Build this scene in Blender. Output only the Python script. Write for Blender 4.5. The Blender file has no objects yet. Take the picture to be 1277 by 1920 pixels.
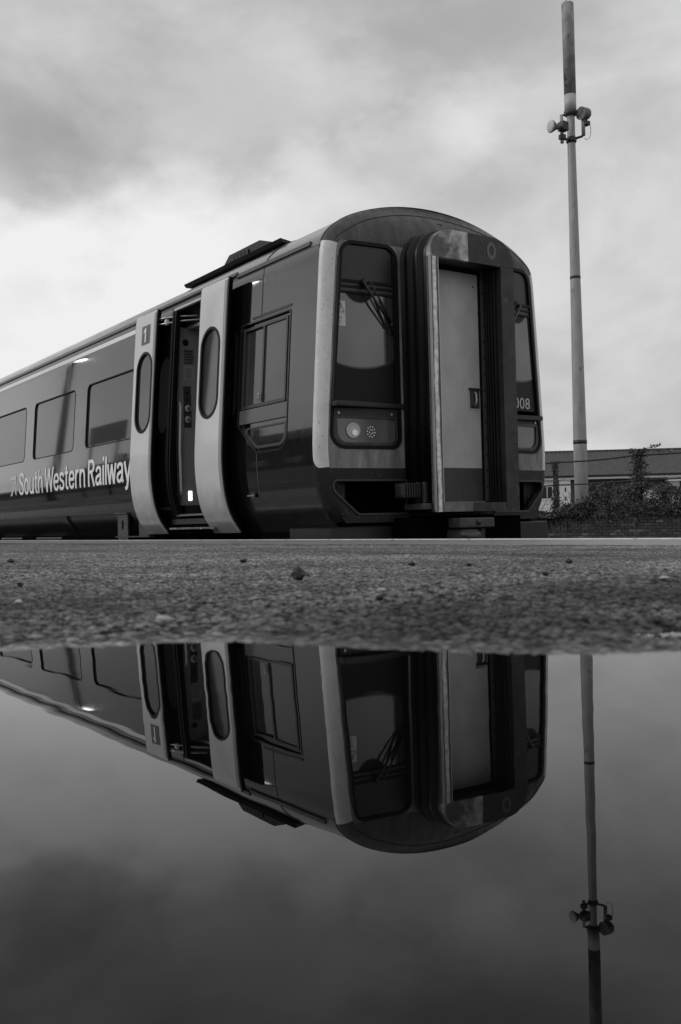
import bpy, bmesh, math, random
import numpy as np
from mathutils import Vector, Matrix

scene = bpy.context.scene
C = scene.collection
random.seed(7); rng = np.random.default_rng(7)

# ------------------------------------------------------------------ camera
# world: x = along the track (the carriage runs to -x), y = across (track side +), z up, puddle surface z = 0
TU = (-.56990751, .82170885); TN = (.82170885, .56990751)
def cal2w(a, b, c): return Vector((-(a*TU[0]+b*TU[1]), a*TN[0]+b*TN[1], c))
PITCH, ROLL = math.radians(.692), .0258
cr, sr = math.cos(ROLL), math.sin(ROLL)
upc = (0, -math.sin(PITCH), math.cos(PITCH))
right = cal2w(cr-sr*upc[0], -sr*upc[1], -sr*upc[2])
up = cal2w(sr+cr*upc[0], cr*upc[1], cr*upc[2])
fwd = cal2w(0, math.cos(PITCH), math.sin(PITCH))
cam_d = bpy.data.cameras.new('camera'); cam = bpy.data.objects.new('camera', cam_d); C.objects.link(cam)
M = Matrix.Identity(4)
for i in range(3): M[i][0], M[i][1], M[i][2] = right[i], up[i], -fwd[i]
M.translation = (0, 0, .06)
cam.matrix_world = M
cam_d.sensor_fit = 'HORIZONTAL'; cam_d.sensor_width = 24; cam_d.lens = 1862/1277*24
cam_d.clip_start = .01; cam_d.clip_end = 2000
cam_d.dof.use_dof = True; cam_d.dof.focus_distance = 8.4; cam_d.dof.aperture_fstop = 18
scene.camera = cam
F2 = cal2w(0, 1, 0); R2 = cal2w(1, 0, 0)

# ------------------------------------------------------------------ sky, sun, exposure
SUN_DIR = Vector((-.42, -.80, .52)).normalized()
w = bpy.data.worlds.new('World'); scene.world = w; w.use_nodes = True
nt = w.node_tree; nt.nodes.clear()
def N(t, **k):
    n = nt.nodes.new(t)
    for a, b in k.items(): setattr(n, a, b)
    return n
def L(a, b): nt.links.new(a, b)
def MATH(op, a, b=None, c=None, clamp=False):
    n = N('ShaderNodeMath', operation=op, use_clamp=clamp)
    for i, x in enumerate((a, b, c)):
        if x is None: continue
        if isinstance(x, (int, float)): n.inputs[i].default_value = x
        else: L(x, n.inputs[i])
    return n.outputs[0]
out = N('ShaderNodeOutputWorld'); bg = N('ShaderNodeBackground')
sky = N('ShaderNodeTexSky', sky_type='NISHITA'); sky.sun_disc = False
sky.sun_elevation = math.asin(SUN_DIR.z); sky.sun_rotation = math.atan2(SUN_DIR.x, SUN_DIR.y)
skybw = N('ShaderNodeRGBToBW'); L(sky.outputs[0], skybw.inputs[0])
tc = N('ShaderNodeTexCoord'); sep = N('ShaderNodeSeparateXYZ'); L(tc.outputs['Generated'], sep.inputs[0])
def ramp(x, a, b):
    m = N('ShaderNodeMapRange', interpolation_type='SMOOTHSTEP'); L(x, m.inputs[0])
    m.inputs[1].default_value = a; m.inputs[2].default_value = b
    return m.outputs[0]
def noise(scale, off, detail=5, rough=.5, dist=0., color=False):
    mp = N('ShaderNodeMapping'); L(tc.outputs['Generated'], mp.inputs[0]); mp.inputs['Location'].default_value = off; mp.inputs['Scale'].default_value = (1, 1, 1.7)
    n = N('ShaderNodeTexNoise'); L(mp.outputs[0], n.inputs['Vector'])
    n.inputs['Scale'].default_value = scale; n.inputs['Detail'].default_value = detail
    n.inputs['Roughness'].default_value = rough; n.inputs['Distortion'].default_value = dist
    return n.outputs[1 if color else 0]
cl = ramp(noise(4.2, (3.1, 1.7, .4), 8, .54, .3), .32, .68)
# heavier banks of cloud and brighter breaks, edges broken up by noise
wn = N('ShaderNodeVectorMath', operation='MULTIPLY_ADD'); L(noise(5.5, (1, 9, 4), 6, .58, 0, True), wn.inputs[0]); wn.inputs[1].default_value = (.20, .20, .20)
off_ = N('ShaderNodeVectorMath', operation='ADD'); L(tc.outputs['Generated'], off_.inputs[0]); off_.inputs[1].default_value = (-.10, -.10, -.10); L(off_.outputs[0], wn.inputs[2])
def bank(lat, el, ra, re, tilt=0.):
    c = Vector((F2.x+R2.x*lat, F2.y+R2.y*lat, el)).normalized()
    e1 = (R2*math.cos(tilt)+Vector((0, 0, 1))*math.sin(tilt)); e2 = (-R2*math.sin(tilt)+Vector((0, 0, 1))*math.cos(tilt)); e3 = Vector(F2)
    d = N('ShaderNodeVectorMath', operation='SUBTRACT'); L(wn.outputs[0], d.inputs[0]); d.inputs[1].default_value = c
    def dot(e, r):
        n = N('ShaderNodeVectorMath', operation='DOT_PRODUCT'); L(d.outputs[0], n.inputs[0]); n.inputs[1].default_value = e/r; return n.outputs['Value']
    x, y, z = dot(e1, ra), dot(e2, re), dot(e3, max(ra, re))
    q = MATH('MULTIPLY_ADD', x, x, MATH('MULTIPLY_ADD', y, y, MATH('MULTIPLY', z, z)))
    return ramp(q, 1.0, .05)
dk = MATH('ADD', MATH('MULTIPLY', bank(-.17, .36, .29, .13, -.05), .095), MATH('MULTIPLY', bank(-.05, .50, .40, .13), .07))
br = MATH('ADD', MATH('MULTIPLY', bank(.02, .345, .20, .06, .42), .10), MATH('MULTIPLY', bank(-.34, .20, .36, .14, .25), .31))
lum = MATH('MULTIPLY_ADD', cl, .23, .465)
lum = MATH('ADD', MATH('SUBTRACT', lum, dk), br)
lum = MATH('MULTIPLY_ADD', skybw.outputs[0], .008, lum)
lum = MATH('MINIMUM', lum, .87)
cc = N('ShaderNodeCombineColor')
for i in range(3): L(lum, cc.inputs[i])
L(cc.outputs[0], bg.inputs[0]); bg.inputs[1].default_value = 1.0
L(bg.outputs[0], out.inputs[0])

sd = bpy.data.lights.new('sun', 'SUN'); sd.energy = .9; sd.angle = math.radians(14); sd.color = (1, 1, 1)
so = bpy.data.objects.new('sun', sd); C.objects.link(so)
so.rotation_euler = SUN_DIR.to_track_quat('Z', 'Y').to_euler()

vs = scene.view_settings; vs.view_transform = 'Standard'; vs.look = 'None'; vs.exposure = 0; vs.gamma = 1; vs.use_curve_mapping = False
scene.cycles.use_denoising = True
scene.cycles.max_bounces = 8; scene.cycles.sample_clamp_indirect = 6

# ------------------------------------------------------------------ materials (a monochrome photograph: greys only)
MATS = {}
def mat(name, base, rough=.5, metal=0., ior=1.5, coat=0., var=0., vscale=6., vstretch=(1, 1, 1), detail=6,
        bump=0., bscale=40., bstretch=(1, 1, 1), rvar=0., emit=0., spots=0., spotscale=60., spotcol=.02):
    if name in MATS: return MATS[name]
    m = bpy.data.materials.new(name); m.use_nodes = True
    t = m.node_tree; b = t.nodes['Principled BSDF']
    b.inputs['Base Color'].default_value = (base, base, base, 1)
    b.inputs['Roughness'].default_value = rough; b.inputs['Metallic'].default_value = metal
    b.inputs['IOR'].default_value = ior
    if coat: b.inputs['Coat Weight'].default_value = coat; b.inputs['Coat Roughness'].default_value = .04
    if emit:
        b.inputs['Emission Color'].default_value = (1, 1, 1, 1); b.inputs['Emission Strength'].default_value = emit
    g = t.nodes.new('ShaderNodeNewGeometry')
    def nz(scale, stretch, det=6, rg=.55):
        mp = t.nodes.new('ShaderNodeMapping'); t.links.new(g.outputs['Position'], mp.inputs[0]); mp.inputs['Scale'].default_value = stretch
        n = t.nodes.new('ShaderNodeTexNoise'); t.links.new(mp.outputs[0], n.inputs['Vector'])
        n.inputs['Scale'].default_value = scale; n.inputs['Detail'].default_value = det; n.inputs['Roughness'].default_value = rg
        return n.outputs[0]
    col = None
    if var:
        mr = t.nodes.new('ShaderNodeMapRange'); t.links.new(nz(vscale, vstretch, detail), mr.inputs[0])
        mr.inputs[1].default_value = .3; mr.inputs[2].default_value = .7
        mr.inputs[3].default_value = base*(1-var); mr.inputs[4].default_value = base*(1+var)
        col = mr.outputs[0]
        if rvar:
            r2 = t.nodes.new('ShaderNodeMapRange'); t.links.new(nz(vscale*1.7, vstretch, 4), r2.inputs[0])
            r2.inputs[1].default_value = .3; r2.inputs[2].default_value = .7
            r2.inputs[3].default_value = max(.02, rough-rvar); r2.inputs[4].default_value = rough+rvar
            t.links.new(r2.outputs[0], b.inputs['Roughness'])
    if spots:
        mr = t.nodes.new('ShaderNodeMapRange'); t.links.new(nz(spotscale, (1, 1, 1), 3), mr.inputs[0])
        mr.inputs[1].default_value = .66-.08*spots; mr.inputs[2].default_value = .74-.08*spots
        mx = t.nodes.new('ShaderNodeMix'); t.links.new(mr.outputs[0], mx.inputs[0])
        if col: t.links.new(col, mx.inputs[2])
        else: mx.inputs[2].default_value = base
        mx.inputs[3].default_value = spotcol
        col = mx.outputs[0]
    if col is not None: t.links.new(col, b.inputs['Base Color'])
    if bump:
        bn = t.nodes.new('ShaderNodeBump'); bn.inputs['Strength'].default_value = bump; bn.inputs['Distance'].default_value = .01
        t.links.new(nz(bscale, bstretch, 4), bn.inputs['Height']); t.links.new(bn.outputs[0], b.inputs['Normal'])
    m['col'] = 0
    MATS[name] = m
    return m
def grime(m, z0, z1, rough, col):
    t = m.node_tree; b = t.nodes['Principled BSDF']
    g = t.nodes.new('ShaderNodeNewGeometry'); sp = t.nodes.new('ShaderNodeSeparateXYZ'); t.links.new(g.outputs['Position'], sp.inputs[0])
    n = t.nodes.new('ShaderNodeTexNoise'); t.links.new(g.outputs['Position'], n.inputs['Vector']); n.inputs['Scale'].default_value = 6; n.inputs['Detail'].default_value = 6
    a = t.nodes.new('ShaderNodeMath'); a.operation = 'MULTIPLY_ADD'; t.links.new(n.outputs[0], a.inputs[0]); a.inputs[1].default_value = .2; t.links.new(sp.outputs[2], a.inputs[2])
    mr = t.nodes.new('ShaderNodeMapRange'); t.links.new(a.outputs[0], mr.inputs[0]); mr.inputs[1].default_value = z1+.1; mr.inputs[2].default_value = z0+.1
    for nm, v in (('Base Color', col), ('Roughness', rough)):
        mx = t.nodes.new('ShaderNodeMix'); t.links.new(mr.outputs[0], mx.inputs[0]); sk = b.inputs[nm]
        if sk.links: t.links.new(sk.links[0].from_socket, mx.inputs[2])
        else: mx.inputs[2].default_value = sk.default_value if nm == 'Roughness' else sk.default_value[0]
        mx.inputs[3].default_value = v; t.links.new(mx.outputs[0], sk)
    mx = t.nodes.new('ShaderNodeMix'); t.links.new(mr.outputs[0], mx.inputs[0]); mx.inputs[2].default_value = b.inputs['Coat Weight'].default_value; mx.inputs[3].default_value = 0; t.links.new(mx.outputs[0], b.inputs['Coat Weight'])
def bsdf(m): return m.node_tree.nodes['Principled BSDF']

paint = mat('carriage_paint', .008, .07, ior=1.55, coat=.9, var=.35, vscale=4, vstretch=(3, 1, .35), rvar=.05, bump=.05, bscale=2.2, bstretch=(.5, 1, 1.4))
grime(paint, .10, .42, .5, .009)
skirtp = mat('skirt_paint', .008, .35, var=.3, vscale=5, spots=.3, spotscale=25, spotcol=.04)
roofp = mat('roof_paint', .19, .22, coat=.3, var=.25, vscale=4, vstretch=(.3, 1, 1), rvar=.08, bump=.03, bscale=1.5)
browp = mat('brow_paint', .046, .4, var=.6, vscale=13, vstretch=(1, 1, .12), rvar=.1, spots=.5, spotscale=45, spotcol=.10)
doorp = mat('white_door_paint', .68, .3, coat=.6, var=.05, vscale=5, bump=.02, bscale=2)
cabwhite = mat('cab_white_paint', .66, .4, var=.12, vscale=9, vstretch=(1, 1, .5), spots=.3, spotscale=50, spotcol=.2, bump=.1, bscale=160)
def white_corner():
    t = cabwhite.node_tree; b = t.nodes['Principled BSDF']; src = b.inputs['Base Color'].links[0].from_socket
    g = t.nodes.new('ShaderNodeNewGeometry'); sp = t.nodes.new('ShaderNodeSeparateXYZ'); t.links.new(g.outputs['Position'], sp.inputs[0])
    def mt(op, a, c):
        n = t.nodes.new('ShaderNodeMath'); n.operation = op
        for i, x in enumerate((a, c)):
            if isinstance(x, (int, float)): n.inputs[i].default_value = x
            else: t.links.new(x, n.inputs[i])
        return n.outputs[0]
    # path round the corner: distance back from the face plus distance across
    s_ = mt('SUBTRACT', mt('SUBTRACT', -6.87+.16, sp.outputs[0]), mt('MULTIPLY', mt('SUBTRACT', mt('ABSOLUTE', mt('SUBTRACT', sp.outputs[1], 5.85), 0), 1.35), -1.0))
    a = mt('MAXIMUM', mt('ADD', s_, -.06), 0); c = mt('MAXIMUM', mt('SUBTRACT', .525+.10, sp.outputs[2]), 0)
    d = mt('SQRT', mt('ADD', mt('MULTIPLY', a, a), mt('MULTIPLY', c, c)), 0)
    k = mt('GREATER_THAN', d, .10)
    mx = t.nodes.new('ShaderNodeMix'); t.links.new(k, mx.inputs[0]); t.links.new(src, mx.inputs[2]); mx.inputs[3].default_value = .018
    t.links.new(mx.outputs[0], b.inputs['Base Color'])
white_corner()
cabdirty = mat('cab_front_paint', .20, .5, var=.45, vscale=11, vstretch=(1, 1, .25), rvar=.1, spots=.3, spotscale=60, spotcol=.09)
valp = mat('valance_plastic', .012, .5, ior=1.4, var=.35, vscale=8, spots=.5, spotscale=30, spotcol=.06)
rubber = mat('black_rubber', .005, .5, ior=1.3, var=.3, vscale=30)
rubbergl = mat('bellows_rubber', .006, .4, ior=1.35, var=.6, vscale=9, vstretch=(1, 1, .25))
glass = mat('carriage_glass', .03, .04, ior=2.0, bump=.02, bscale=1.3)
cabglass = mat('cab_side_glass', .05, .05, ior=1.75, var=.2, vscale=4, bump=.015, bscale=3)
black = mat('black_paint', .008, .45)
dark = mat('dark_metal', .02, .45, var=.4, vscale=12)
darker = mat('underframe_grime', .004, .9, ior=1.05)
steel = mat('bare_steel', .42, .35, metal=.9, var=.25, vscale=20)
steelb = mat('bracket_grey', .06, .5, var=.3, vscale=20)
white = mat('white_print', .9, .45)
greyp = mat('grey_print', .6, .5)
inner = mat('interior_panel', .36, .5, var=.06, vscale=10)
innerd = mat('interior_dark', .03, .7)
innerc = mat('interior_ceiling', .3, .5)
rail = mat('handrail_paint', .75, .3)
lampm = mat('step_light', .9, .4, emit=2.2)
notice = mat('notice_sheet', .45, .5)

# worn gangway steel: bare patches with irregular shape
def worn(name, v0, v1, lo, hi, amp, sc, thr=.35, stripe=True):
    m = mat(name, lo, .4)
    t = m.node_tree; b = bsdf(m)
    g = t.nodes.new('ShaderNodeNewGeometry'); s = t.nodes.new('ShaderNodeSeparateXYZ'); t.links.new(g.outputs['Position'], s.inputs[0])
    mp = t.nodes.new('ShaderNodeMapping'); t.links.new(g.outputs['Position'], mp.inputs[0]); mp.inputs['Scale'].default_value = (1, 1, .55 if stripe else 1)
    n = t.nodes.new('ShaderNodeTexNoise'); t.links.new(mp.outputs[0], n.inputs['Vector']); n.inputs['Scale'].default_value = sc; n.inputs['Detail'].default_value = 3
    if stripe:
        a = t.nodes.new('ShaderNodeMath'); a.operation = 'SUBTRACT'; t.links.new(s.outputs[1], a.inputs[0]); a.inputs[1].default_value = (v0+v1)/2
        n0 = t.nodes.new('ShaderNodeMath'); n0.operation = 'MULTIPLY_ADD'; t.links.new(n.outputs[0], n0.inputs[0]); n0.inputs[1].default_value = amp; n0.inputs[2].default_value = -amp/2
        a2 = t.nodes.new('ShaderNodeMath'); a2.operation = 'ADD'; t.links.new(a.outputs[0], a2.inputs[0]); t.links.new(n0.outputs[0], a2.inputs[1])
        a3 = t.nodes.new('ShaderNodeMath'); a3.operation = 'ABSOLUTE'; t.links.new(a2.outputs[0], a3.inputs[0])
        mr = t.nodes.new('ShaderNodeMapRange'); t.links.new(a3.outputs[0], mr.inputs[0])
        mr.inputs[1].default_value = .027; mr.inputs[2].default_value = .015
    else:
        mr = t.nodes.new('ShaderNodeMapRange'); t.links.new(n.outputs[0], mr.inputs[0])
        mr.inputs[1].default_value = thr-.05; mr.inputs[2].default_value = thr+.16; n.inputs['Distortion'].default_value = .5; n.inputs['Detail'].default_value = 6
    n2 = t.nodes.new('ShaderNodeTexNoise'); t.links.new(g.outputs['Position'], n2.inputs['Vector']); n2.inputs['Scale'].default_value = 22; n2.inputs['Detail'].default_value = 5
    mul = t.nodes.new('ShaderNodeMapRange'); t.links.new(n2.outputs[0], mul.inputs[0]); mul.inputs[1].default_value = .3; mul.inputs[2].default_value = .7; mul.inputs[3].default_value = .6; mul.inputs[4].default_value = 1.25
    mx = t.nodes.new('ShaderNodeMix'); t.links.new(mr.outputs[0], mx.inputs[0]); mx.inputs[2].default_value = lo; mx.inputs[3].default_value = hi
    mm = t.nodes.new('ShaderNodeMath'); mm.operation = 'MULTIPLY'; t.links.new(mx.outputs[0], mm.inputs[0]); t.links.new(mul.outputs[0], mm.inputs[1])
    t.links.new(mm.outputs[0], b.inputs['Base Color'])
    return m
wornjamb = worn('worn_steel_jamb', 5.367, 5.449, .11, .85, .034, 7)
wornhead = worn('worn_steel_header', 0, 0, .10, .72, 0, 3.6, .48, stripe=False)
darkhead = mat('riveted_steel', .026, .5, var=.6, vscale=7, spots=.6, spotscale=11, spotcol=.07)
gdoor = mat('gangway_door_paint', .50, .45, var=.15, vscale=4, vstretch=(1, 1, .7), spots=.1, spotscale=70, spotcol=.2)
gdoord = mat('gangway_door_base', .055, .5, var=.2, vscale=8)

# swept windscreen: clean inside the wiper arc, filmed with grime outside it
def windscreen_mat(name, pv, pz, r0, r1):
    m = mat(name, .02, .2)
    t = m.node_tree; b = bsdf(m)
    g = t.nodes.new('ShaderNodeNewGeometry'); s = t.nodes.new('ShaderNodeSeparateXYZ'); t.links.new(g.outputs['Position'], s.inputs[0])
    def mt(op, a, c, d=None):
        n = t.nodes.new('ShaderNodeMath'); n.operation = op
        for i, x in enumerate((a, c, d)):
            if x is None: continue
            if isinstance(x, (int, float)): n.inputs[i].default_value = x
            else: t.links.new(x, n.inputs[i])
        return n.outputs[0]
    dy = mt('SUBTRACT', s.outputs[1], pv); dz = mt('SUBTRACT', s.outputs[2], pz)
    d = mt('SQRT', mt('ADD', mt('MULTIPLY', dy, dy), mt('MULTIPLY', dz, dz)), 0)
    mr = t.nodes.new('ShaderNodeMapRange'); t.links.new(d, mr.inputs[0]); mr.inputs[1].default_value = r1+.014; mr.inputs[2].default_value = r1-.014
    m2 = t.nodes.new('ShaderNodeMapRange'); t.links.new(d, m2.inputs[0]); m2.inputs[1].default_value = r0-.008; m2.inputs[2].default_value = r0+.008
    k = mt('MULTIPLY', mr.outputs[0], m2.outputs[0])
    def mixv(a, c, sock):
        x = t.nodes.new('ShaderNodeMix'); t.links.new(k, x.inputs[0]); x.inputs[2].default_value = a; x.inputs[3].default_value = c; t.links.new(x.outputs[0], sock)
    mixv(.009, .04, b.inputs['Base Color']); mixv(.38, .06, b.inputs['Roughness']); mixv(1.3, 2.05, b.inputs['IOR'])
    return m

# ------------------------------------------------------------------ object helpers
def link(name, me, m=None, parent=None, kind=None, label=None, cat=None, group=None):
    o = bpy.data.objects.new(name, me); C.objects.link(o)
    if m is not None and me is not None and len(me.materials) == 0: me.materials.append(m)
    if parent is not None: o.parent = parent
    if kind: o['kind'] = kind
    if label: o['label'] = label
    if cat: o['category'] = cat
    if group: o['group'] = group
    return o
def thing(name, label, cat, loc=(0, 0, 0), group=None):
    o = link(name, None, label=label, cat=cat, group=group); o.location = loc; o.empty_display_size = .2
    return o
def part(name, me, m, parent, label=None, kind=None):
    o = link(name, me, m, parent, label=label, kind=kind)
    p, off = parent, Vector((0, 0, 0))
    while p is not None: off += p.location; p = p.parent
    o.location = -off            # geometry is given in world coordinates
    return o
def mesh_from(verts, faces, smooth=False):
    me = bpy.data.meshes.new('mesh'); me.from_pydata([tuple(v) for v in verts], [], faces); me.update()
    if smooth: me.shade_smooth()
    return me
def bm_mesh(bm, smooth=False, recalc=True):
    if recalc: bmesh.ops.recalc_face_normals(bm, faces=bm.faces)
    me = bpy.data.meshes.new('mesh'); bm.to_mesh(me); bm.free()
    if smooth: me.shade_smooth()
    return me
def P(u, v, z): return Vector((-u, v, z))
def add_box(bm, x0, x1, y0, y1, z0, z1, M=None):
    vs = [bm.verts.new(v) for v in ((x0,y0,z0),(x1,y0,z0),(x1,y1,z0),(x0,y1,z0),(x0,y0,z1),(x1,y0,z1),(x1,y1,z1),(x0,y1,z1))]
    for f in ((0,3,2,1),(4,5,6,7),(0,1,5,4),(1,2,6,5),(2,3,7,6),(3,0,4,7)): bm.faces.new([vs[i] for i in f])
    if M is not None: bmesh.ops.transform(bm, matrix=M, verts=vs)
    return vs
def box(u0, u1, v0, v1, z0, z1, bev=0., seg=2):
    bm = bmesh.new(); add_box(bm, -max(u0,u1), -min(u0,u1), v0, v1, z0, z1)
    if bev: bmesh.ops.bevel(bm, geom=list(bm.edges), offset=bev, segments=seg, profile=.5, affect='EDGES')
    return bm_mesh(bm)
def add_tube(bm, pts, r, n=8, caps=True):
    pts = [Vector(p) for p in pts]; rs = r if isinstance(r, (list, tuple)) else [r]*len(pts)
    rings = []
    ref = None
    for i, p in enumerate(pts):
        d = (pts[min(i+1, len(pts)-1)]-pts[max(i-1, 0)]).normalized()
        if ref is None:
            ref = d.orthogonal().normalized()
        else: ref = (ref-d*ref.dot(d)).normalized()
        b = d.cross(ref)
        rings.append([bm.verts.new(p+(ref*math.cos(2*math.pi*k/n)+b*math.sin(2*math.pi*k/n))*rs[i]) for k in range(n)])
    for a, b in zip(rings, rings[1:]):
        for k in range(n): bm.faces.new((a[k], a[(k+1) % n], b[(k+1) % n], b[k]))
    if caps:
        bm.faces.new(rings[0][::-1]); bm.faces.new(rings[-1])
def tube(pts, r, n=10, smooth=True):
    bm = bmesh.new(); add_tube(bm, pts, r, n); me = bm_mesh(bm, smooth); return me
def disc(center, normal, r, h, n=20, r2=None, smooth=False):
    nrm = Vector(normal).normalized(); c = Vector(center)
    bm = bmesh.new(); add_tube(bm, [c-nrm*.001, c+nrm*h], [r, r if r2 is None else r2], n); return bm_mesh(bm, smooth)
def lathe(center, axis, prof, n=24):
    # prof: list of (distance along axis, radius)
    bm = bmesh.new(); a = Vector(axis).normalized(); c = Vector(center)
    add_tube(bm, [c+a*(d+1e-5*i) for i, (d, r) in enumerate(prof)], [max(r, .0005) for d, r in prof], n); return bm_mesh(bm, True)
def rpoly(pts, rad, n=6):
    # polygon with rounded corners; rad number or list
    out = []; k = len(pts)
    rs = rad if isinstance(rad, (list, tuple)) else [rad]*k
    for i in range(k):
        p = Vector(pts[i]); a = (Vector(pts[i-1])-p); b = (Vector(pts[(i+1) % k])-p); r = rs[i]
        if r <= 0: out.append((p.x, p.y)); continue
        a.normalize(); b.normalize(); ang = a.angle(b); d = r/math.tan(ang/2)
        cen = p+(a+b).normalized()*(r/math.sin(ang/2))
        s = (p+a*d)-cen; e = (p+b*d)-cen
        a0 = math.atan2(s.y, s.x); a1 = math.atan2(e.y, e.x); da = (a1-a0+math.pi) % (2*math.pi)-math.pi
        for j in range(n+1):
            t = a0+da*j/n; out.append((cen.x+r*math.cos(t), cen.y+r*math.sin(t)))
    return out
def rrect(a0, a1, b0, b1, r, n=6): return rpoly([(a0, b0), (a1, b0), (a1, b1), (a0, b1)], r, n)
def shrink(loop, d):
    # move every vertex inwards by d (loop counter-clockwise or clockwise)
    k = len(loop); ar = sum(loop[i-1][0]*loop[i][1]-loop[i][0]*loop[i-1][1] for i in range(k)); s = 1 if ar > 0 else -1
    out = []
    for i in range(k):
        p0, p, p1 = (Vector(loop[i-1]), Vector(loop[i]), Vector(loop[(i+1) % k]))
        e0 = (p-p0); e1 = (p1-p)
        if e0.length < 1e-9: e0 = e1
        if e1.length < 1e-9: e1 = e0
        e0.normalize(); e1.normalize()
        n0 = Vector((-e0.y, e0.x))*s; n1 = Vector((-e1.y, e1.x))*s
        m = (n0+n1).normalized(); out.append(tuple(p+m*d/max(.35, m.dot(n0))))
    return out

# ------------------------------------------------------------------ carriage cross-section (inset from the widest line, height)
_pp = np.array([(.40,-.40),(.25,-.05),(.165,.094),(.09,.19),(.045,.30),(.018,.43),(.001,.62),(.002,.78),(.019,1.05),(.057,1.58),(.098,2.12),(.125,2.40),(.165,2.50),(.26,2.59),(.41,2.685),(.62,2.768),(.86,2.832),(1.1,2.868),(1.35,2.88)])
def _cr(pts, k=24):
    out = []
    p = np.vstack([2*pts[0]-pts[1], pts, [2*1.35-pts[-2][0], pts[-2][1]]])
    for i in range(1, len(p)-2):
        for t in np.linspace(0, 1, k, endpoint=False):
            out.append(.5*((2*p[i])+(-p[i-1]+p[i+1])*t+(2*p[i-1]-5*p[i]+4*p[i+1]-p[i+2])*t*t+(-p[i-1]+3*p[i]-3*p[i+1]+p[i+2])*t**3))
    out.append(pts[-1]); return np.array(out)
_d = _cr(_pp)
s = np.concatenate([[0], np.cumsum(np.hypot(*np.diff(_d, axis=0).T))])
S = np.linspace(0, s[-1], 420)
_d = np.stack([np.interp(S, s, _d[:, 0]), np.interp(S, s, _d[:, 1])], 1)
for _ in range(40):
    q = _d.copy(); q[1:-1] = (_d[:-2]+2*_d[1:-1]+_d[2:])/4; _d = q
PROF = _d
_k = PROF[:, 1] < 2.7
_zz, _ii = PROF[_k, 1], PROF[_k, 0]
def ins(z): return float(np.interp(z, _zz, _ii))
def dins(z): return (ins(z+.03)-ins(z-.03))/.06
VS, VF, VC = 4.5, 7.2, 5.85
def SIDE(u, z, off=0.):
    n = Vector((0, -1, dins(z))).normalized(); return Vector((-u, VS+ins(z), z))+n*off, n
U0, AU, AV = 6.87, .09, .095
def uface(v): return U0-AU-.10*(1-((v-VC)/1.25)**2)
def FACE(v, z, off=0.):
    brow = max(0, z-2.44)
    d = -.10*(-2*(v-VC)/1.25**2)
    n = Vector((1, d, .55*brow*4)).normalized()
    return Vector((-(uface(v)+.55*2*brow*brow), v, z))+n*off, n
def FLAT(u0, tilt=0):
    def f(v, z, off=0.): return Vector((-u0+off, v, z)), Vector((1, 0, 0))
    return f
def fill2d(outer, holes, ca=(), cb=()):
    bm = bmesh.new(); ed = []
    for lp in [outer]+list(holes):
        vs = [bm.verts.new((a, b, 0)) for a, b in lp]
        ed += [bm.edges.new((vs[i-1], vs[i])) for i in range(len(vs))]
    bmesh.ops.triangle_fill(bm, use_beauty=True, use_dissolve=False, edges=ed, normal=(0, 0, 1))
    for c in ca: bmesh.ops.bisect_plane(bm, geom=list(bm.verts)+list(bm.edges)+list(bm.faces), plane_co=(c, 0, 0), plane_no=(1, 0, 0))
    for c in cb: bmesh.ops.bisect_plane(bm, geom=list(bm.verts)+list(bm.edges)+list(bm.faces), plane_co=(0, c, 0), plane_no=(0, 1, 0))
    return bm
def steps(a, b, h): n = int(abs(b-a)/h)+1; return [a+(b-a)*i/n for i in range(1, n)]
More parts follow.
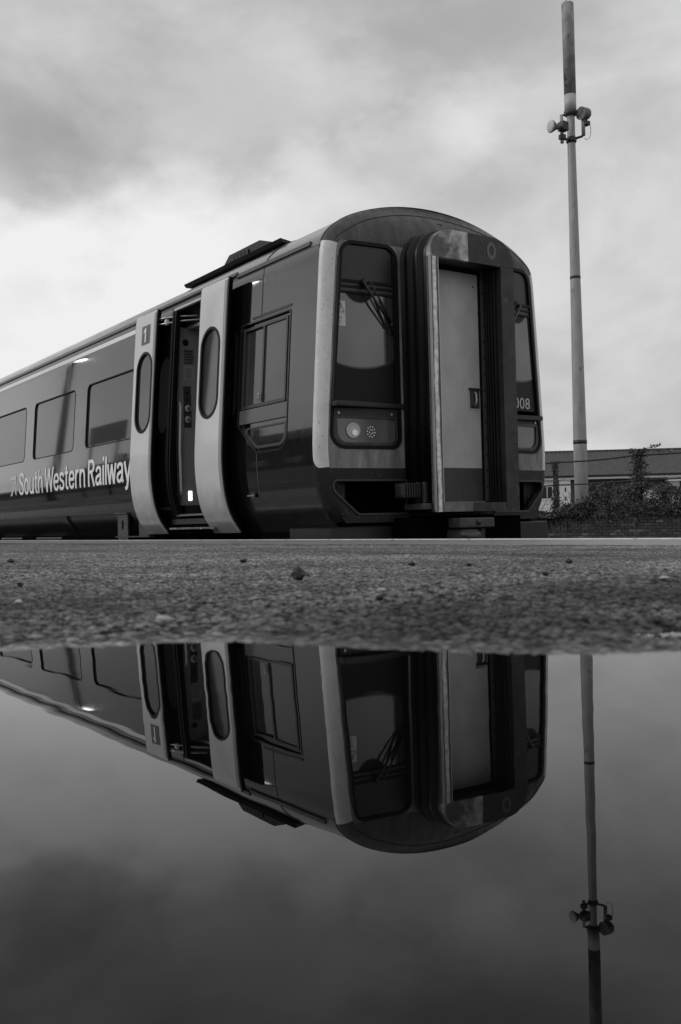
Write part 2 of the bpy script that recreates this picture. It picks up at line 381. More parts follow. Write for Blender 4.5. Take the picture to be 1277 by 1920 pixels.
def slab(fn, outer, holes=(), top=0., bot=None, ca=(), cb=(), keep=None, back=False):
    """surface patch over fn between loops, with walls down to bot on every loop"""
    bm = fill2d(outer, holes, ca, cb)
    verts = []; faces = []; nrm = []
    vmap = {}
    def vert(a, b, off):
        k = (round(a, 6), round(b, 6), round(off, 6))
        if k not in vmap:
            p, n = fn(a, b, off); vmap[k] = len(verts); verts.append(p); vn.append(n)
        return vmap[k]
    vn = []
    for f in bm.faces:
        if keep and not keep(f.calc_center_median()): continue
        idx = [vert(v.co.x, v.co.y, top) for v in f.verts]
        if len(set(idx)) < 3: continue
        a, b, c = (verts[i] for i in idx[:3]); g = Vector((0, 0, 0))
        for i in range(len(idx)): g += Vector(verts[idx[i-1]]).cross(Vector(verts[idx[i]]))
        if g.dot(vn[idx[0]]) < 0: idx = idx[::-1]
        faces.append(idx); nrm.append([vn[i] for i in idx])
    ntop = len(faces)
    if bot is not None:
        be = [e for e in bm.edges if len(e.link_faces) == 1]
        for e in be:
            f = e.link_faces[0]
            if keep and not keep(f.calc_center_median()): continue
            a, b = e.verts
            i = [vert(a.co.x, a.co.y, top), vert(b.co.x, b.co.y, top), vert(b.co.x, b.co.y, bot), vert(a.co.x, a.co.y, bot)]
            fn_n = (Vector(verts[i[1]])-Vector(verts[i[0]])).cross(Vector(verts[i[3]])-Vector(verts[i[0]]))
            cen = f.calc_center_median(); pc = fn(cen.x, cen.y, top)[0]
            mid = (Vector(verts[i[0]])+Vector(verts[i[1]]))/2
            if fn_n.dot(mid-pc) < 0: i = i[::-1]; fn_n = -fn_n
            if fn_n.length < 1e-12: continue
            fn_n.normalize(); faces.append(i); nrm.append([fn_n]*4)
        if back:
            for f in bm.faces:
                idx = [vert(v.co.x, v.co.y, bot) for v in f.verts]
                faces.append(idx[::-1]); nrm.append([-vn[i] for i in idx])
    bm.free()
    seen = set(); F_, N_ = [], []
    for f, n in zip(faces, nrm):
        k = frozenset(f)
        if len(k) != len(f) or k in seen: continue
        seen.add(k); F_.append(f); N_.append(n)
    me = bpy.data.meshes.new('mesh'); me.from_pydata([tuple(v) for v in verts], [], F_); me.update(calc_edges=True); me.shade_smooth()
    fl = [tuple(n) for f in N_ for n in f]
    if not me.validate() and len(fl) == len(me.loops) and all(math.isfinite(c) for n in fl for c in n): me.normals_split_custom_set(fl)
    me.update()
    return me
def on_surface(fn, me2d, off, org, sx, sz, zcuts=()):
    """flat lettering mesh (x right, y up) laid on a surface; org=(a,b) sx,sz scales"""
    bm = bmesh.new(); bm.from_mesh(me2d)
    for c in zcuts: bmesh.ops.bisect_plane(bm, geom=list(bm.verts)+list(bm.edges)+list(bm.faces), plane_co=(0, c, 0), plane_no=(0, 1, 0))
    for v in bm.verts: v.co = fn(org[0]+v.co.x*sx, org[1]+v.co.y*sz, off)[0]
    bm.normal_update()
    n = fn(org[0], org[1], 0)[1]
    for f in bm.faces:
        if f.normal.dot(n) < 0: f.normal_flip()
    me = bpy.data.meshes.new('mesh'); bm.to_mesh(me); bm.free(); return me
def text_mesh(txt, size=1., embolden=0., spacing=1.):
    cu = bpy.data.curves.new('text', 'FONT'); cu.body = txt; cu.size = size; cu.offset = embolden; cu.space_character = spacing; cu.resolution_u = 4
    o = bpy.data.objects.new('text', cu); C.objects.link(o); dg = bpy.context.evaluated_depsgraph_get()
    me = bpy.data.meshes.new_from_object(o.evaluated_get(dg)); bpy.data.objects.remove(o); bpy.data.curves.remove(cu); return me
def smoothpath(pts, k=5):
    pts = [Vector(p) for p in pts]
    if len(pts) < 4: return pts
    p = [2*pts[0]-pts[1]]+pts+[2*pts[-1]-pts[-2]]; out = []
    for i in range(1, len(p)-2):
        for j in range(k):
            t = j/k; out.append(.5*((2*p[i])+(p[i+1]-p[i-1])*t+(2*p[i-1]-5*p[i]+4*p[i+1]-p[i+2])*t*t+(3*p[i]-p[i-1]-3*p[i+1]+p[i+2])*t**3))
    return out+[pts[-1]]
GL = {  # grotesque letters as pen strokes: width, [(smooth, points)...]
 'S': (.58, [(1, [(.50,.74),(.45,.87),(.29,.935),(.13,.87),(.09,.73),(.17,.60),(.30,.52),(.44,.43),(.505,.28),(.44,.12),(.28,.065),(.11,.13),(.065,.28)])]),
 'o': (.54, [(1, [(.27+.205*math.cos(2*math.pi*k/16), .36+.30*math.sin(2*math.pi*k/16)) for k in range(17)])]),
 'u': (.55, [(1, [(.09,.72),(.09,.45),(.09,.27),(.13,.12),(.24,.062),(.37,.10),(.455,.25)]), (0, [(.465,.72),(.465,0)])]),
 't': (.36, [(1, [(.17,.92),(.17,.6),(.17,.35),(.17,.18),(.215,.075),(.34,.06)]), (0, [(.02,.66),(.33,.66)])]),
 'h': (.55, [(0, [(.09,1),(.09,0)]), (1, [(.095,.42),(.14,.57),(.27,.66),(.40,.60),(.455,.45),(.455,.25),(.455,0)])]),
 'n': (.55, [(0, [(.09,.72),(.09,0)]), (1, [(.095,.42),(.14,.57),(.27,.66),(.40,.60),(.455,.45),(.455,.25),(.455,0)])]),
 'r': (.36, [(0, [(.09,.72),(.09,0)]), (1, [(.095,.40),(.14,.57),(.23,.655),(.34,.66)])]),
 'W': (.86, [(0, [(.03,1),(.225,.0)]), (0, [(.225,.0),(.43,.97)]), (0, [(.43,.97),(.635,.0)]), (0, [(.635,.0),(.83,1)])]),
 'w': (.66, [(0, [(.03,.72),(.175,.0)]), (0, [(.175,.0),(.33,.69)]), (0, [(.33,.69),(.485,.0)]), (0, [(.485,.0),(.63,.72)])]),
 'e': (.53, [(0, [(.075,.375),(.475,.375)]), (1, [(.47,.375),(.455,.52),(.38,.63),(.27,.66),(.14,.60),(.075,.46),(.075,.27),(.14,.12),(.27,.06),(.39,.095),(.46,.21)])]),
 's': (.49, [(1, [(.425,.53),(.36,.63),(.24,.66),(.12,.62),(.09,.51),(.17,.42),(.28,.37),(.40,.30),(.43,.19),(.36,.09),(.24,.058),(.11,.09),(.06,.21)])]),
 'R': (.60, [(0, [(.09,1),(.09,0)]), (1, [(.09,.935),(.26,.935),(.42,.91),(.505,.76),(.44,.60),(.28,.54),(.09,.54)]), (0, [(.31,.53),(.54,0)])]),
 'a': (.53, [(1, [(.09,.51),(.14,.62),(.26,.665),(.39,.62),(.43,.50),(.43,.30),(.435,.12),(.485,.02)]), (1, [(.43,.40),(.25,.36),(.11,.29),(.075,.17),(.13,.08),(.22,.058),(.34,.11),(.43,.24)])]),
 'i': (.18, [(0, [(.09,.72),(.09,0)]), (0, [(.09,1.02),(.09,.88)])]), 'l': (.18, [(0, [(.09,1),(.09,0)])]),
 'y': (.50, [(0, [(.035,.72),(.25,.04)]), (1, [(.465,.72),(.35,.33),(.25,.0),(.19,-.14),(.12,-.205),(.03,-.20)])]),
}
def stroke_text(txt, fn, org, sx, sz, off, pen=.15, gap=.03, word=.16):
    bm = bmesh.new(); x = 0.; n = 0; todo = []
    for ch_ in txt:
        if ch_ == ' ': x += word; continue
        wd, st = GL[ch_]
        for sm, pts in st: todo.append([Vector((x+a, b)) for a, b in (smoothpath(pts) if sm else [(Vector(pts[0])*(1-t/6)+Vector(pts[-1])*t/6) for t in range(7)])])
        x += wd+gap
    total = x-gap
    for pts in todo:
        pts = [Vector((p.x*sx/total, p.y*sz)) for p in pts]; hw = pen*sz/2; L_, R_ = [], []
        for i, p in enumerate(pts):
            d0 = (p-pts[i-1]) if i else (pts[1]-p); d1 = (pts[i+1]-p) if i < len(pts)-1 else (p-pts[i-1])
            d = (d0.normalized()+d1.normalized()).normalized(); m_ = Vector((-d.y, d.x))*hw*.82 if abs(d.y) < .5 else Vector((-d.y, d.x))*hw
            o_ = off+.0002*(n % 4)
            L_.append(bm.verts.new(fn(org[0]-(p+m_).x, org[1]+(p+m_).y, o_)[0])); R_.append(bm.verts.new(fn(org[0]-(p-m_).x, org[1]+(p-m_).y, o_)[0]))
        for i in range(len(pts)-1): bm.faces.new((L_[i], R_[i], R_[i+1], L_[i+1]))
        n += 1
    bm.normal_update(); nn = fn(org[0], org[1], 0)[1]
    for f in bm.faces:
        if f.normal.dot(nn) < 0: f.normal_flip()
    me = bpy.data.meshes.new('mesh'); bm.to_mesh(me); bm.free(); return me
def bounds(me):
    a = np.array([v.co for v in me.vertices]); return a.min(0), a.max(0)

#GROUND
# ------------------------------------------------------------------ platform
def smooth01(x): x = np.clip(x, 0, 1); return x*x*(3-2*x)
_lb = np.array([-3, -.6, -.177, -.069, 0, .086, .15, .3, 1, 3]); _qb = np.array([.33, .43, .498, .528, .482, .430, .420, .43, .5, .5])
def vnoise(x, y, s, seed=0):
    x = x/s; y = y/s; xi = np.floor(x).astype(np.int64); yi = np.floor(y).astype(np.int64); fx = smooth01(x-xi); fy = smooth01(y-yi)
    def h(a, b):
        n = (a*374761393+b*668265263+seed*974711) & 0x7fffffff; n = ((n ^ (n >> 13))*1274126177) & 0x7fffffff
        return ((n ^ (n >> 16)) & 0xffff)/65535.
    return (h(xi, yi)*(1-fx)+h(xi+1, yi)*fx)*(1-fy)+(h(xi, yi+1)*(1-fx)+h(xi+1, yi+1)*fx)*fy
def hash2(a, b, s):
    n = (a*374761393+b*668265263+s*974711) & 0x7fffffff; n = ((n ^ (n >> 13))*1274126177) & 0x7fffffff
    return ((n ^ (n >> 16)) & 0xffff)/65535.
def chips(x, y, cell, seed):
    xi = np.floor(x/cell).astype(np.int64); yi = np.floor(y/cell).astype(np.int64); h = np.zeros_like(x); tone = np.full_like(x, .25)
    for dx in (-1, 0, 1):
        for dy in (-1, 0, 1):
            a = xi+dx; b = yi+dy
            cx = (a+hash2(a, b, seed))*cell; cy = (b+hash2(a, b, seed+1))*cell
            r = cell*(.35+.45*hash2(a, b, seed+2)); e = hash2(a, b, seed+3)
            d2 = ((x-cx)**2+(y-cy)**2)/r**2
            hh = np.sqrt(np.clip(1-d2, 0, 1))*(.35+.65*e); tone = np.where(hh > h, hash2(a, b, seed+4), tone); h = np.maximum(h, hh)
    return h, tone
def rim(x, y):
    q = x*F2.x+y*F2.y; l = x*R2.x+y*R2.y
    lb = np.linspace(-3, 3, 601); qs = np.interp(lb, _lb, _qb); qs = np.convolve(np.pad(qs, 2, 'edge'), np.ones(5)/5, 'valid')
    qb = np.interp(l, lb, qs)+.015*(vnoise(x, y, .07, 3)-.5)+.003*(vnoise(x, y, .018, 5)-.5)
    return np.maximum(np.maximum(q-qb, np.abs(l)-1.3), -q-1.1)
def gmacro(x, y):
    q = x*F2.x+y*F2.y; l = x*R2.x+y*R2.y
    sd_ = rim(x, y)
    base = -.064*smooth01((y-.22)/3.6)**.85
    out_ = np.minimum(.0035, sd_*.055); inn = np.maximum(-.014, sd_*.07)
    g = base+np.where(sd_ > 0, out_, inn)+.0012*(vnoise(x, y, .11, 9)-.5)+.0025*(vnoise(x, y, .5, 11)-.5)*(sd_ > .05)
    dip = ((q-.502)/.020)**2+((l-.205)/.055)**2
    return g-.012*np.exp(-dip)
YC, YE, ZE = 3.3, 4.42, -.062
asphalt = mat('wet_asphalt', .083, .6, ior=1.22, var=.5, vscale=190, detail=4, rvar=.14, bump=.4, bscale=300)
def tone_nodes():
    t = asphalt.node_tree; b = bsdf(asphalt); src = b.inputs['Base Color'].links[0].from_socket
    a = t.nodes.new('ShaderNodeAttribute'); a.attribute_name = 'tone'
    mr = t.nodes.new('ShaderNodeMapRange'); t.links.new(a.outputs['Fac'], mr.inputs[0])
    mr.inputs[1].default_value = .16; mr.inputs[2].default_value = .62; mr.inputs[3].default_value = .03; mr.inputs[4].default_value = 3.1
    m = t.nodes.new('ShaderNodeMath'); m.operation = 'MULTIPLY'; t.links.new(src, m.inputs[0]); t.links.new(mr.outputs[0], m.inputs[1])
    st_ = t.nodes.new('ShaderNodeAttribute'); st_.attribute_name = 'stain'
    m2 = t.nodes.new('ShaderNodeMath'); m2.operation = 'MULTIPLY'; t.links.new(m.outputs[0], m2.inputs[0]); t.links.new(st_.outputs['Fac'], m2.inputs[1])
    t.links.new(m2.outputs[0], b.inputs['Base Color'])
    w_ = t.nodes.new('ShaderNodeAttribute'); w_.attribute_name = 'wet'
    mx = t.nodes.new('ShaderNodeMix'); t.links.new(w_.outputs['Fac'], mx.inputs[0]); t.links.new(b.inputs['Roughness'].links[0].from_socket, mx.inputs[2]); mx.inputs[3].default_value = .14
    t.links.new(mx.outputs[0], b.inputs['Roughness'])
    mi = t.nodes.new('ShaderNodeMix'); t.links.new(w_.outputs['Fac'], mi.inputs[0]); mi.inputs[2].default_value = 1.2; mi.inputs[3].default_value = 1.36; t.links.new(mi.outputs[0], b.inputs['IOR'])
tone_nodes()
coarse = mat('platform_asphalt', .062, .6, ior=1.22, var=.95, vscale=150, detail=5, bump=1.0, bscale=170)
NA, NQ = 560, 1400
aa = np.linspace(-1, 1, NA); aa = np.where(np.abs(aa) < .86, aa/.86*.39, np.sign(aa)*(.39+(np.abs(aa)-.86)/.14*.23))
qmax = (YC+.01)/(F2.y+R2.y*aa)
tt = np.linspace(0, 1, NQ)
QQ = np.exp(math.log(.13)+(np.log(qmax)[None, :]-math.log(.13))*tt[:, None]); AA = np.broadcast_to(aa[None, :], QQ.shape)
X = F2.x*QQ+R2.x*QQ*AA; Y = F2.y*QQ+R2.y*QQ*AA
Z = gmacro(X, Y)
c1, t1 = chips(X, Y, .0046, 21); c2, t2 = chips(X, Y, .0028, 33); c3, t3 = chips(X, Y, .0095, 41)
ch = .0019*c1+.0009*c2+.0018*c3**2*(t3 > .5)
tone = (.50*t1+.10*t2+.40*t3)*(.40+.75*c1)+.55*(t1 > .94)*c1  # shade in the gaps and glints on some chips are put into the tone
tone = tone+(.36-tone)*.6*np.exp(-np.clip(rim(X, Y), 0, None)/.014)
RIM = rim(X, Y); silt = .22+.78*smooth01((RIM-.004)/.09)
Z = Z+(ch-.0013)*np.clip(1-(QQ-7)/6, .3, 1)*silt
wet = np.exp(-np.clip(RIM, 0, None)/.02)*.9+.8*smooth01((X*R2.x+Y*R2.y-.06*QQ-.02)/.12)*np.exp(-np.clip(RIM, 0, None)/.07)*(vnoise(X, Y, .04, 8) > .3)
stain = np.clip(.50+.95*vnoise(X, Y, .42, 51)+.55*(vnoise(X, Y, .13, 52)-.5)+.3*(vnoise(X, Y, .045, 53)-.5), .4, 1.5)
stain *= 1+.75*np.exp(-np.clip(RIM, 0, None)/.012)
stain *= 1-.65*np.exp(-(((QQ-.72)/.10)**2+((QQ*AA-.27)/.12)**2))
me = bpy.data.meshes.new('mesh'); nv = NA*NQ
me.vertices.add(nv); me.vertices.foreach_set('co', np.stack([X, Y, Z], -1).astype(np.float32).ravel())
ii = np.arange(nv).reshape(NQ, NA)
qd = np.stack([ii[:-1, :-1], ii[:-1, 1:], ii[1:, 1:], ii[1:, :-1]], -1).reshape(-1, 4)
me.loops.add(qd.size); me.loops.foreach_set('vertex_index', qd.ravel().astype(np.int32))
me.polygons.add(len(qd)); me.polygons.foreach_set('loop_start', (np.arange(len(qd))*4).astype(np.int32))
me.update(calc_edges=True); me.validate(); me.shade_smooth()
if me.polygons[0].normal.z < 0: me.flip_normals()
at = me.attributes.new('wet', 'FLOAT', 'POINT'); at.data.foreach_set('value', np.clip(wet, 0, 1).astype(np.float32).ravel())
at = me.attributes.new('stain', 'FLOAT', 'POINT'); at.data.foreach_set('value', stain.astype(np.float32).ravel())
at = me.attributes.new('tone', 'FLOAT', 'POINT'); at.data.foreach_set('value', tone.astype(np.float32).ravel())
link('platform_asphalt', me, asphalt, kind='structure')
# coarser platform all round it, lying under the fine sheet
gx, gy = np.meshgrid(np.concatenate([np.linspace(-60, -4, 90), np.linspace(-3.95, 3, 140), np.linspace(3.1, 30, 50)]), np.concatenate([np.linspace(-9, -2, 16), np.linspace(-1.95, 3.3, 106)]))
gz = gmacro(gx, gy)-.005
v_ = np.stack([gx, gy, gz], -1).reshape(-1, 3); w_ = gx.shape[1]; h_ = gx.shape[0]
fc = [(j*w_+i, j*w_+i+1, (j+1)*w_+i+1, (j+1)*w_+i) for j in range(h_-1) for i in range(w_-1)]
link('platform_base', mesh_from(v_, fc, True), coarse, kind='structure')
copem = mat('coping_concrete', .20, .5, var=.22, vscale=14, rvar=.12, spots=.4, spotscale=35, spotcol=.07, bump=.15, bscale=120)
bm = bmesh.new(); add_box(bm, -60, 30, YC, YE, -.30, ZE); cope = link('platform_coping', bm_mesh(bm), copem, kind='structure')
linem = mat('edge_line_paint', .72, .5, var=.2, vscale=10, spots=.9, spotscale=16, spotcol=.2)
bm = bmesh.new(); add_box(bm, -60, 30, YE-.10, YE-.004, ZE, ZE+.004); link('edge_line', bm_mesh(bm), linem, kind='structure')
bm = bmesh.new(); add_box(bm, -60, 30, YC+.3, YE-.05, -1.2, -.302); link('platform_wall', bm_mesh(bm), mat('platform_face', .08, .8, var=.3), kind='structure')
# puddle
waterm = mat('puddle_water', .002, .0, ior=1.25)
def wbump():
    t = waterm.node_tree; b = bsdf(waterm)
    g = t.nodes.new('ShaderNodeNewGeometry'); n = t.nodes.new('ShaderNodeTexNoise'); t.links.new(g.outputs['Position'], n.inputs['Vector'])
    n.inputs['Scale'].default_value = 26; n.inputs['Detail'].default_value = 1
    bn = t.nodes.new('ShaderNodeBump'); bn.inputs['Strength'].default_value = .03; bn.inputs['Distance'].default_value = .002
    t.links.new(n.outputs[0], bn.inputs['Height']); t.links.new(bn.outputs[0], b.inputs['Normal'])
wbump()
pl = []
for k in range(60):
    a = 2*math.pi*k/60; l_ = 1.33*math.cos(a); q_ = -.28+.88*math.sin(a)
    p = F2*q_+R2*l_; pl.append((p.x, p.y, 0))
link('puddle_water', mesh_from(pl, [list(range(60))]), waterm, kind='structure')
if bpy.data.objects['puddle_water'].data.polygons[0].normal.z < 0: bpy.data.objects['puddle_water'].data.flip_normals()
# ground beyond, track bed
gm = mat('ballast_ground', .07, .9, var=.5, vscale=30, bump=.8, bscale=25)
link('ground', mesh_from([(-900, -900, -1.21), (900, -900, -1.21), (900, 900, -1.21), (-900, 900, -1.21)], [(0, 1, 2, 3)]), gm, kind='structure')
for yy in (VC-.75, VC+.75):
    o = link('rail', box(-30, 60, yy-.035, yy+.035, -1.20, -.985), dark, kind='structure')
#GROUND_END
#TRAIN
# ------------------------------------------------------------------ railway carriage
T = thing('railway_carriage', 'dark painted railway carriage with open white doors standing at the platform edge', 'train', (-U0, VC, -1.2))
UE = 30.0
ZB = .0
W = [(10.59, 12.17), (12.60, 14.28), (14.66, 16.34), (16.72, 18.40), (18.78, 20.46), (20.84, 22.52), (22.9, 24.58), (24.96, 26.64)]
winl = [rrect(a, b, 1.095, 1.91, .09) for a, b in W]
ap = rrect(8.72, 9.63, .10, 2.405, .03)
ap2 = rrect(27.2, 28.4, .10, 2.405, .03)
cabrec = rpoly([(7.275, 1.945), (7.275, .715), (7.80, .715), (8.165, 1.0), (8.165, 1.945)], [.03, .13, .08, .06, .03])
zc_ = steps(ZB, 2.41, .05)
part('body_side', slab(SIDE, [(U0, ZB), (UE, ZB), (UE, 2.41), (U0, 2.41)], [ap, cabrec]+winl, 0, -.03, cb=zc_, ca=(7.5, 8.5, 9.5, 11, 13, 16, 20, 25)), paint, T)
# white stripe along the cantrail
part('stripe', slab(SIDE, [(10.50, 2.31), (UE, 2.31), (UE, 2.362), (10.50, 2.362)], (), .003, None, cb=(2.33, 2.345)), white, T)
# gutter strip
def strip_side(u0, u1, z0, z1, off, m, name, thick=.02):
    return part(name, slab(SIDE, [(u0, z0), (u1, z0), (u1, z1), (u0, z1)], (), off, off-thick, cb=steps(z0, z1, .03)), m, T)
gut = mat('gutter_grey', .055, .35, var=.3, vscale=8)
strip_side(7.02, 8.30, 2.425, 2.462, .018, gut, 'gutter'); strip_side(10.52, UE, 2.425, 2.462, .014, gut, 'gutter'); strip_side(8.30, 10.52, 2.447, 2.478, .03, gut, 'gutter')
# passenger windows: rubber reveal and recessed pane
for lp in winl:
    fr = part('window_frame', slab(SIDE, lp, [shrink(lp, .012)], .003, -.028, cb=steps(1.1, 1.91, .08)), rubber, T)
    part('window_pane', slab(SIDE, lp, (), -.017, None, cb=steps(1.1, 1.91, .06)), glass, fr)
# roof and far side as one lofted skin each
prof_r = [(i, z) for i, z in PROF if z >= 2.409][::3]
ring = [(VS+i, z) for i, z in prof_r]+[(VF-i, z) for i, z in prof_r[::-1]][1:]
us = [U0, 7.2, 7.79, 9, 12, 16, 22, UE]
vv = [P(u, v, z) for u in us for v, z in ring]; k = len(ring)
part('roof', mesh_from(vv, [(j*k+i, (j+1)*k+i, (j+1)*k+i+1, j*k+i+1) for j in range(len(us)-1) for i in range(k-1)], True), roofp, T)
fs = [(VF-i, z) for i, z in PROF if ZB <= z <= 2.42][::4]+[(VF-ins(2.41), 2.41)]
vv = [P(u, v, z) for u in (U0, UE) for v, z in fs]; k = len(fs)
part('body_side', mesh_from(vv, [(i, i+1, k+i+1, k+i) for i in range(k-1)], True), paint, T)
part('end_wall', mesh_from([P(UE, v, z) for v, z in ring+fs[::-1]], [list(range(len(ring)+len(fs)))]), paint, T)
# seams of the cab module
part('seam', tube([P(7.79, v, z+.001) for v, z in ring], .006, 5), black, T)
part('seam', slab(SIDE, [(7.784, 1.95), (7.797, 1.95), (7.797, 2.42), (7.784, 2.42)], (), .002, None, cb=steps(1.95, 2.42, .06)), black, T)
part('seam', slab(SIDE, [(7.80, .30), (7.815, .30), (7.80, .71), (7.787, .71)], (), .002, None, cb=steps(.3, .71, .05)), steelb, T)

# ---- cab side window recess
rm = cabrec
part('recess_rim', slab(SIDE, rm, [shrink(rm, .016)], .006, -.03, cb=steps(.72, 1.94, .06)), mat('recess_rim_paint', .02, .2, ior=1.6), T)
part('recess_panel', slab(SIDE, shrink(rm, .010), [rrect(7.35, 8.10, 1.16, 1.885, .02)], -.022, -.05, cb=steps(.72, 1.94, .06)), paint, T)
part('sill_panel', slab(SIDE, rrect(7.30, 8.14, 1.005, 1.135, .008), (), -.004, -.03, cb=(1.03, 1.06, 1.09, 1.12)), mat('sill_paint', .11, .22, ior=1.6, var=.1), T)
part('pocket', slab(SIDE, rpoly([(7.34, .95), (7.34, .79), (7.82, .79), (8.06, .95)], [.02, .09, .05, .03]), (), -.045, None, cb=(.82, .86, .9)), black, T)
part('pocket_lip', slab(SIDE, rpoly([(7.315, .965), (7.315, .762), (7.83, .762), (8.10, .965)], [.02, .10, .05, .03]), [rpoly([(7.34, .95), (7.34, .79), (7.82, .79), (8.06, .95)], [.02, .09, .05, .03])], -.010, -.05, cb=(.82, .86, .9)), mat('pocket_paint', .05, .25, ior=1.6), T)
cw = part('cab_side_window', slab(SIDE, rrect(7.335, 8.115, 1.145, 1.90, .015), [rrect(7.36, 7.735, 1.175, 1.875, .01), rrect(7.76, 8.09, 1.175, 1.875, .01)], -.006, -.05, cb=steps(1.15, 1.9, .06)), mat('window_alloy', .035, .3, ior=1.6), T)
part('pane', slab(SIDE, [(7.355, 1.17), (7.74, 1.17), (7.74, 1.88), (7.355, 1.88)], (), -.02, None, cb=steps(1.17, 1.88, .06)), cabglass, cw)
part('pane', slab(SIDE, [(7.755, 1.17), (8.095, 1.17), (8.095, 1.88), (7.755, 1.88)], (), -.032, None, cb=steps(1.17, 1.88, .06)), cabglass, cw)
part('catch', box(7.765, 7.80, 4.515, 4.53, 1.20, 1.26, .006), steel, cw)
part('drip_rail', slab(SIDE, [(7.27, 1.962), (7.95, 1.962), (7.95, 1.985), (7.27, 1.985)], (), .005, -.01), mat('drip_rail', .02, .3), T)
hd = part('cab_door_handle', disc((-7.90, 4.525, .34), (0, -1, 0), .028, .012), steelb, T)
part('lever', box(7.88, 8.00, 4.505, 4.515, .332, .346, .003), steel, hd)

# ---- door leaves (plug doors slid open, standing proud of the side)
PR = .13
def leaf(u0, u1, v_oval, edge_hi):
    z0, z1 = .075, 2.392
    ov = rrect(v_oval[0], v_oval[1], 1.10, 1.975, (v_oval[1]-v_oval[0])/2-.002, 12)
    lo = rrect(u0, u1, z0, z1, .02)
    d = part('door_leaf', slab(SIDE, lo, [ov], PR, PR-.045, cb=steps(z0, z1, .04), back=True), doorm, T)
    g = part('window_gasket', slab(SIDE, shrink(ov, -.008), [shrink(ov, .020)], PR+.006, PR-.025, cb=steps(1.1, 1.975, .05)), rubber, d)
    part('window_pane', slab(SIDE, ov, (), PR-.015, None, cb=steps(1.1, 1.975, .05)), glass, d)
    for a, b, m, nm in ((u0-.024, u0-.001, rubber, 'edge_seal'), (u1+.001, u1+.018, mat('door_trim', .22, .3), 'edge_trim')):
        part(nm, slab(SIDE, [(a, z0), (b, z0), (b, z1), (a, z1)], (), PR-.005, PR-.045, cb=steps(z0, z1, .04), back=True), m, d)
    part('edge_band', slab(SIDE, [(u0+.002, z0+.02), (u0+.05, z0+.02), (u0+.05, z1-.02), (u0+.002, z1-.02)], (), PR+.0015, None, cb=steps(z0, z1, .04)), mat('door_trim_grey', .33, .35), d)
    return d
# dirt rising from the foot of the doors
doorm = doorp
def dirt():
    t = doorp.node_tree; b = bsdf(doorp); lk = b.inputs['Base Color'].links[0]; src = lk.from_socket
    g = t.nodes.new('ShaderNodeNewGeometry'); sp = t.nodes.new('ShaderNodeSeparateXYZ'); t.links.new(g.outputs['Position'], sp.inputs[0])
    n = t.nodes.new('ShaderNodeTexNoise'); t.links.new(g.outputs['Position'], n.inputs['Vector']); n.inputs['Scale'].default_value = 9; n.inputs['Detail'].default_value = 5
    a = t.nodes.new('ShaderNodeMath'); a.operation = 'MULTIPLY_ADD'; t.links.new(n.outputs[0], a.inputs[0]); a.inputs[1].default_value = .25; t.links.new(sp.outputs[2], a.inputs[2])
    mr = t.nodes.new('ShaderNodeMapRange'); t.links.new(a.outputs[0], mr.inputs[0]); mr.inputs[1].default_value = .62; mr.inputs[2].default_value = .25; mr.inputs[3].default_value = 0; mr.inputs[4].default_value = .72
    mx = t.nodes.new('ShaderNodeMix'); t.links.new(mr.outputs[0], mx.inputs[0]); t.links.new(src, mx.inputs[2]); mx.inputs[3].default_value = .09
    t.links.new(mx.outputs[0], b.inputs['Base Color'])
dirt()
leafR = leaf(8.24, 8.78, (8.34, 8.725), 1)
leafL = leaf(9.845, 10.385, (9.89, 10.29), 0)
sq = part('number_square', slab(SIDE, [(9.985, 2.068), (10.20, 2.068), (10.20, 2.274), (9.985, 2.274)], (), PR+.0025, None, cb=(2.13, 2.2)), mat('square_print', .10, .4), leafL)
part('numeral', slab(SIDE, [(10.085, 2.092), (10.117, 2.092), (10.117, 2.205), (10.145, 2.192), (10.145, 2.218), (10.110, 2.25), (10.085, 2.25)], (), PR+.005, None, cb=(2.13, 2.17, 2.2)), white, leafL)

# ---- aperture, seals and vestibule
part('door_seal', slab(SIDE, ap, [rrect(8.755, 9.60, .135, 2.375, .03)], .012, -.045, cb=steps(.1, 2.4, .06)), rubber, T)
part('door_seal', slab(SIDE, [(9.655, .10), (9.70, .10), (9.70, 2.40), (9.655, 2.40)], (), .014, -.005, cb=steps(.1, 2.4, .05)), rubber, T)
part('lintel', slab(SIDE, [(8.88, 2.37), (9.66, 2.37), (9.66, 2.395), (8.88, 2.395)], (), .016, -.01), mat('lintel_paint', .5, .35), T)
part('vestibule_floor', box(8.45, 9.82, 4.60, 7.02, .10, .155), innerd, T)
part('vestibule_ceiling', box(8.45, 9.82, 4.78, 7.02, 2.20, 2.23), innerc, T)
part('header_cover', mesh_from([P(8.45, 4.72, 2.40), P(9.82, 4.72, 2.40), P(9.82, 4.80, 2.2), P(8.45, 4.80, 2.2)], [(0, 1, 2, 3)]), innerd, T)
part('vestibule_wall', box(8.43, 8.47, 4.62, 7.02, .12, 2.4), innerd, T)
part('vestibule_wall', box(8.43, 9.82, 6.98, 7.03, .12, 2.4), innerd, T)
UPN = 9.70
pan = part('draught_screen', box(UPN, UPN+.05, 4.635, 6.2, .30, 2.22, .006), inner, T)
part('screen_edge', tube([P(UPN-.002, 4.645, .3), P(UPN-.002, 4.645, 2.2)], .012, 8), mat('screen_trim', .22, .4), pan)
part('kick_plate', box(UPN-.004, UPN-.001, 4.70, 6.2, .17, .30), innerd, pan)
XP = -UPN
part('speaker', disc((XP, 4.752, 2.055), (1, 0, 0), .036, .004), black, pan)
nb = part('notice', box(UPN-.003, UPN-.001, 4.725, 4.845, 1.82, 1.985), mat('notice_dark', .20, .5), pan)
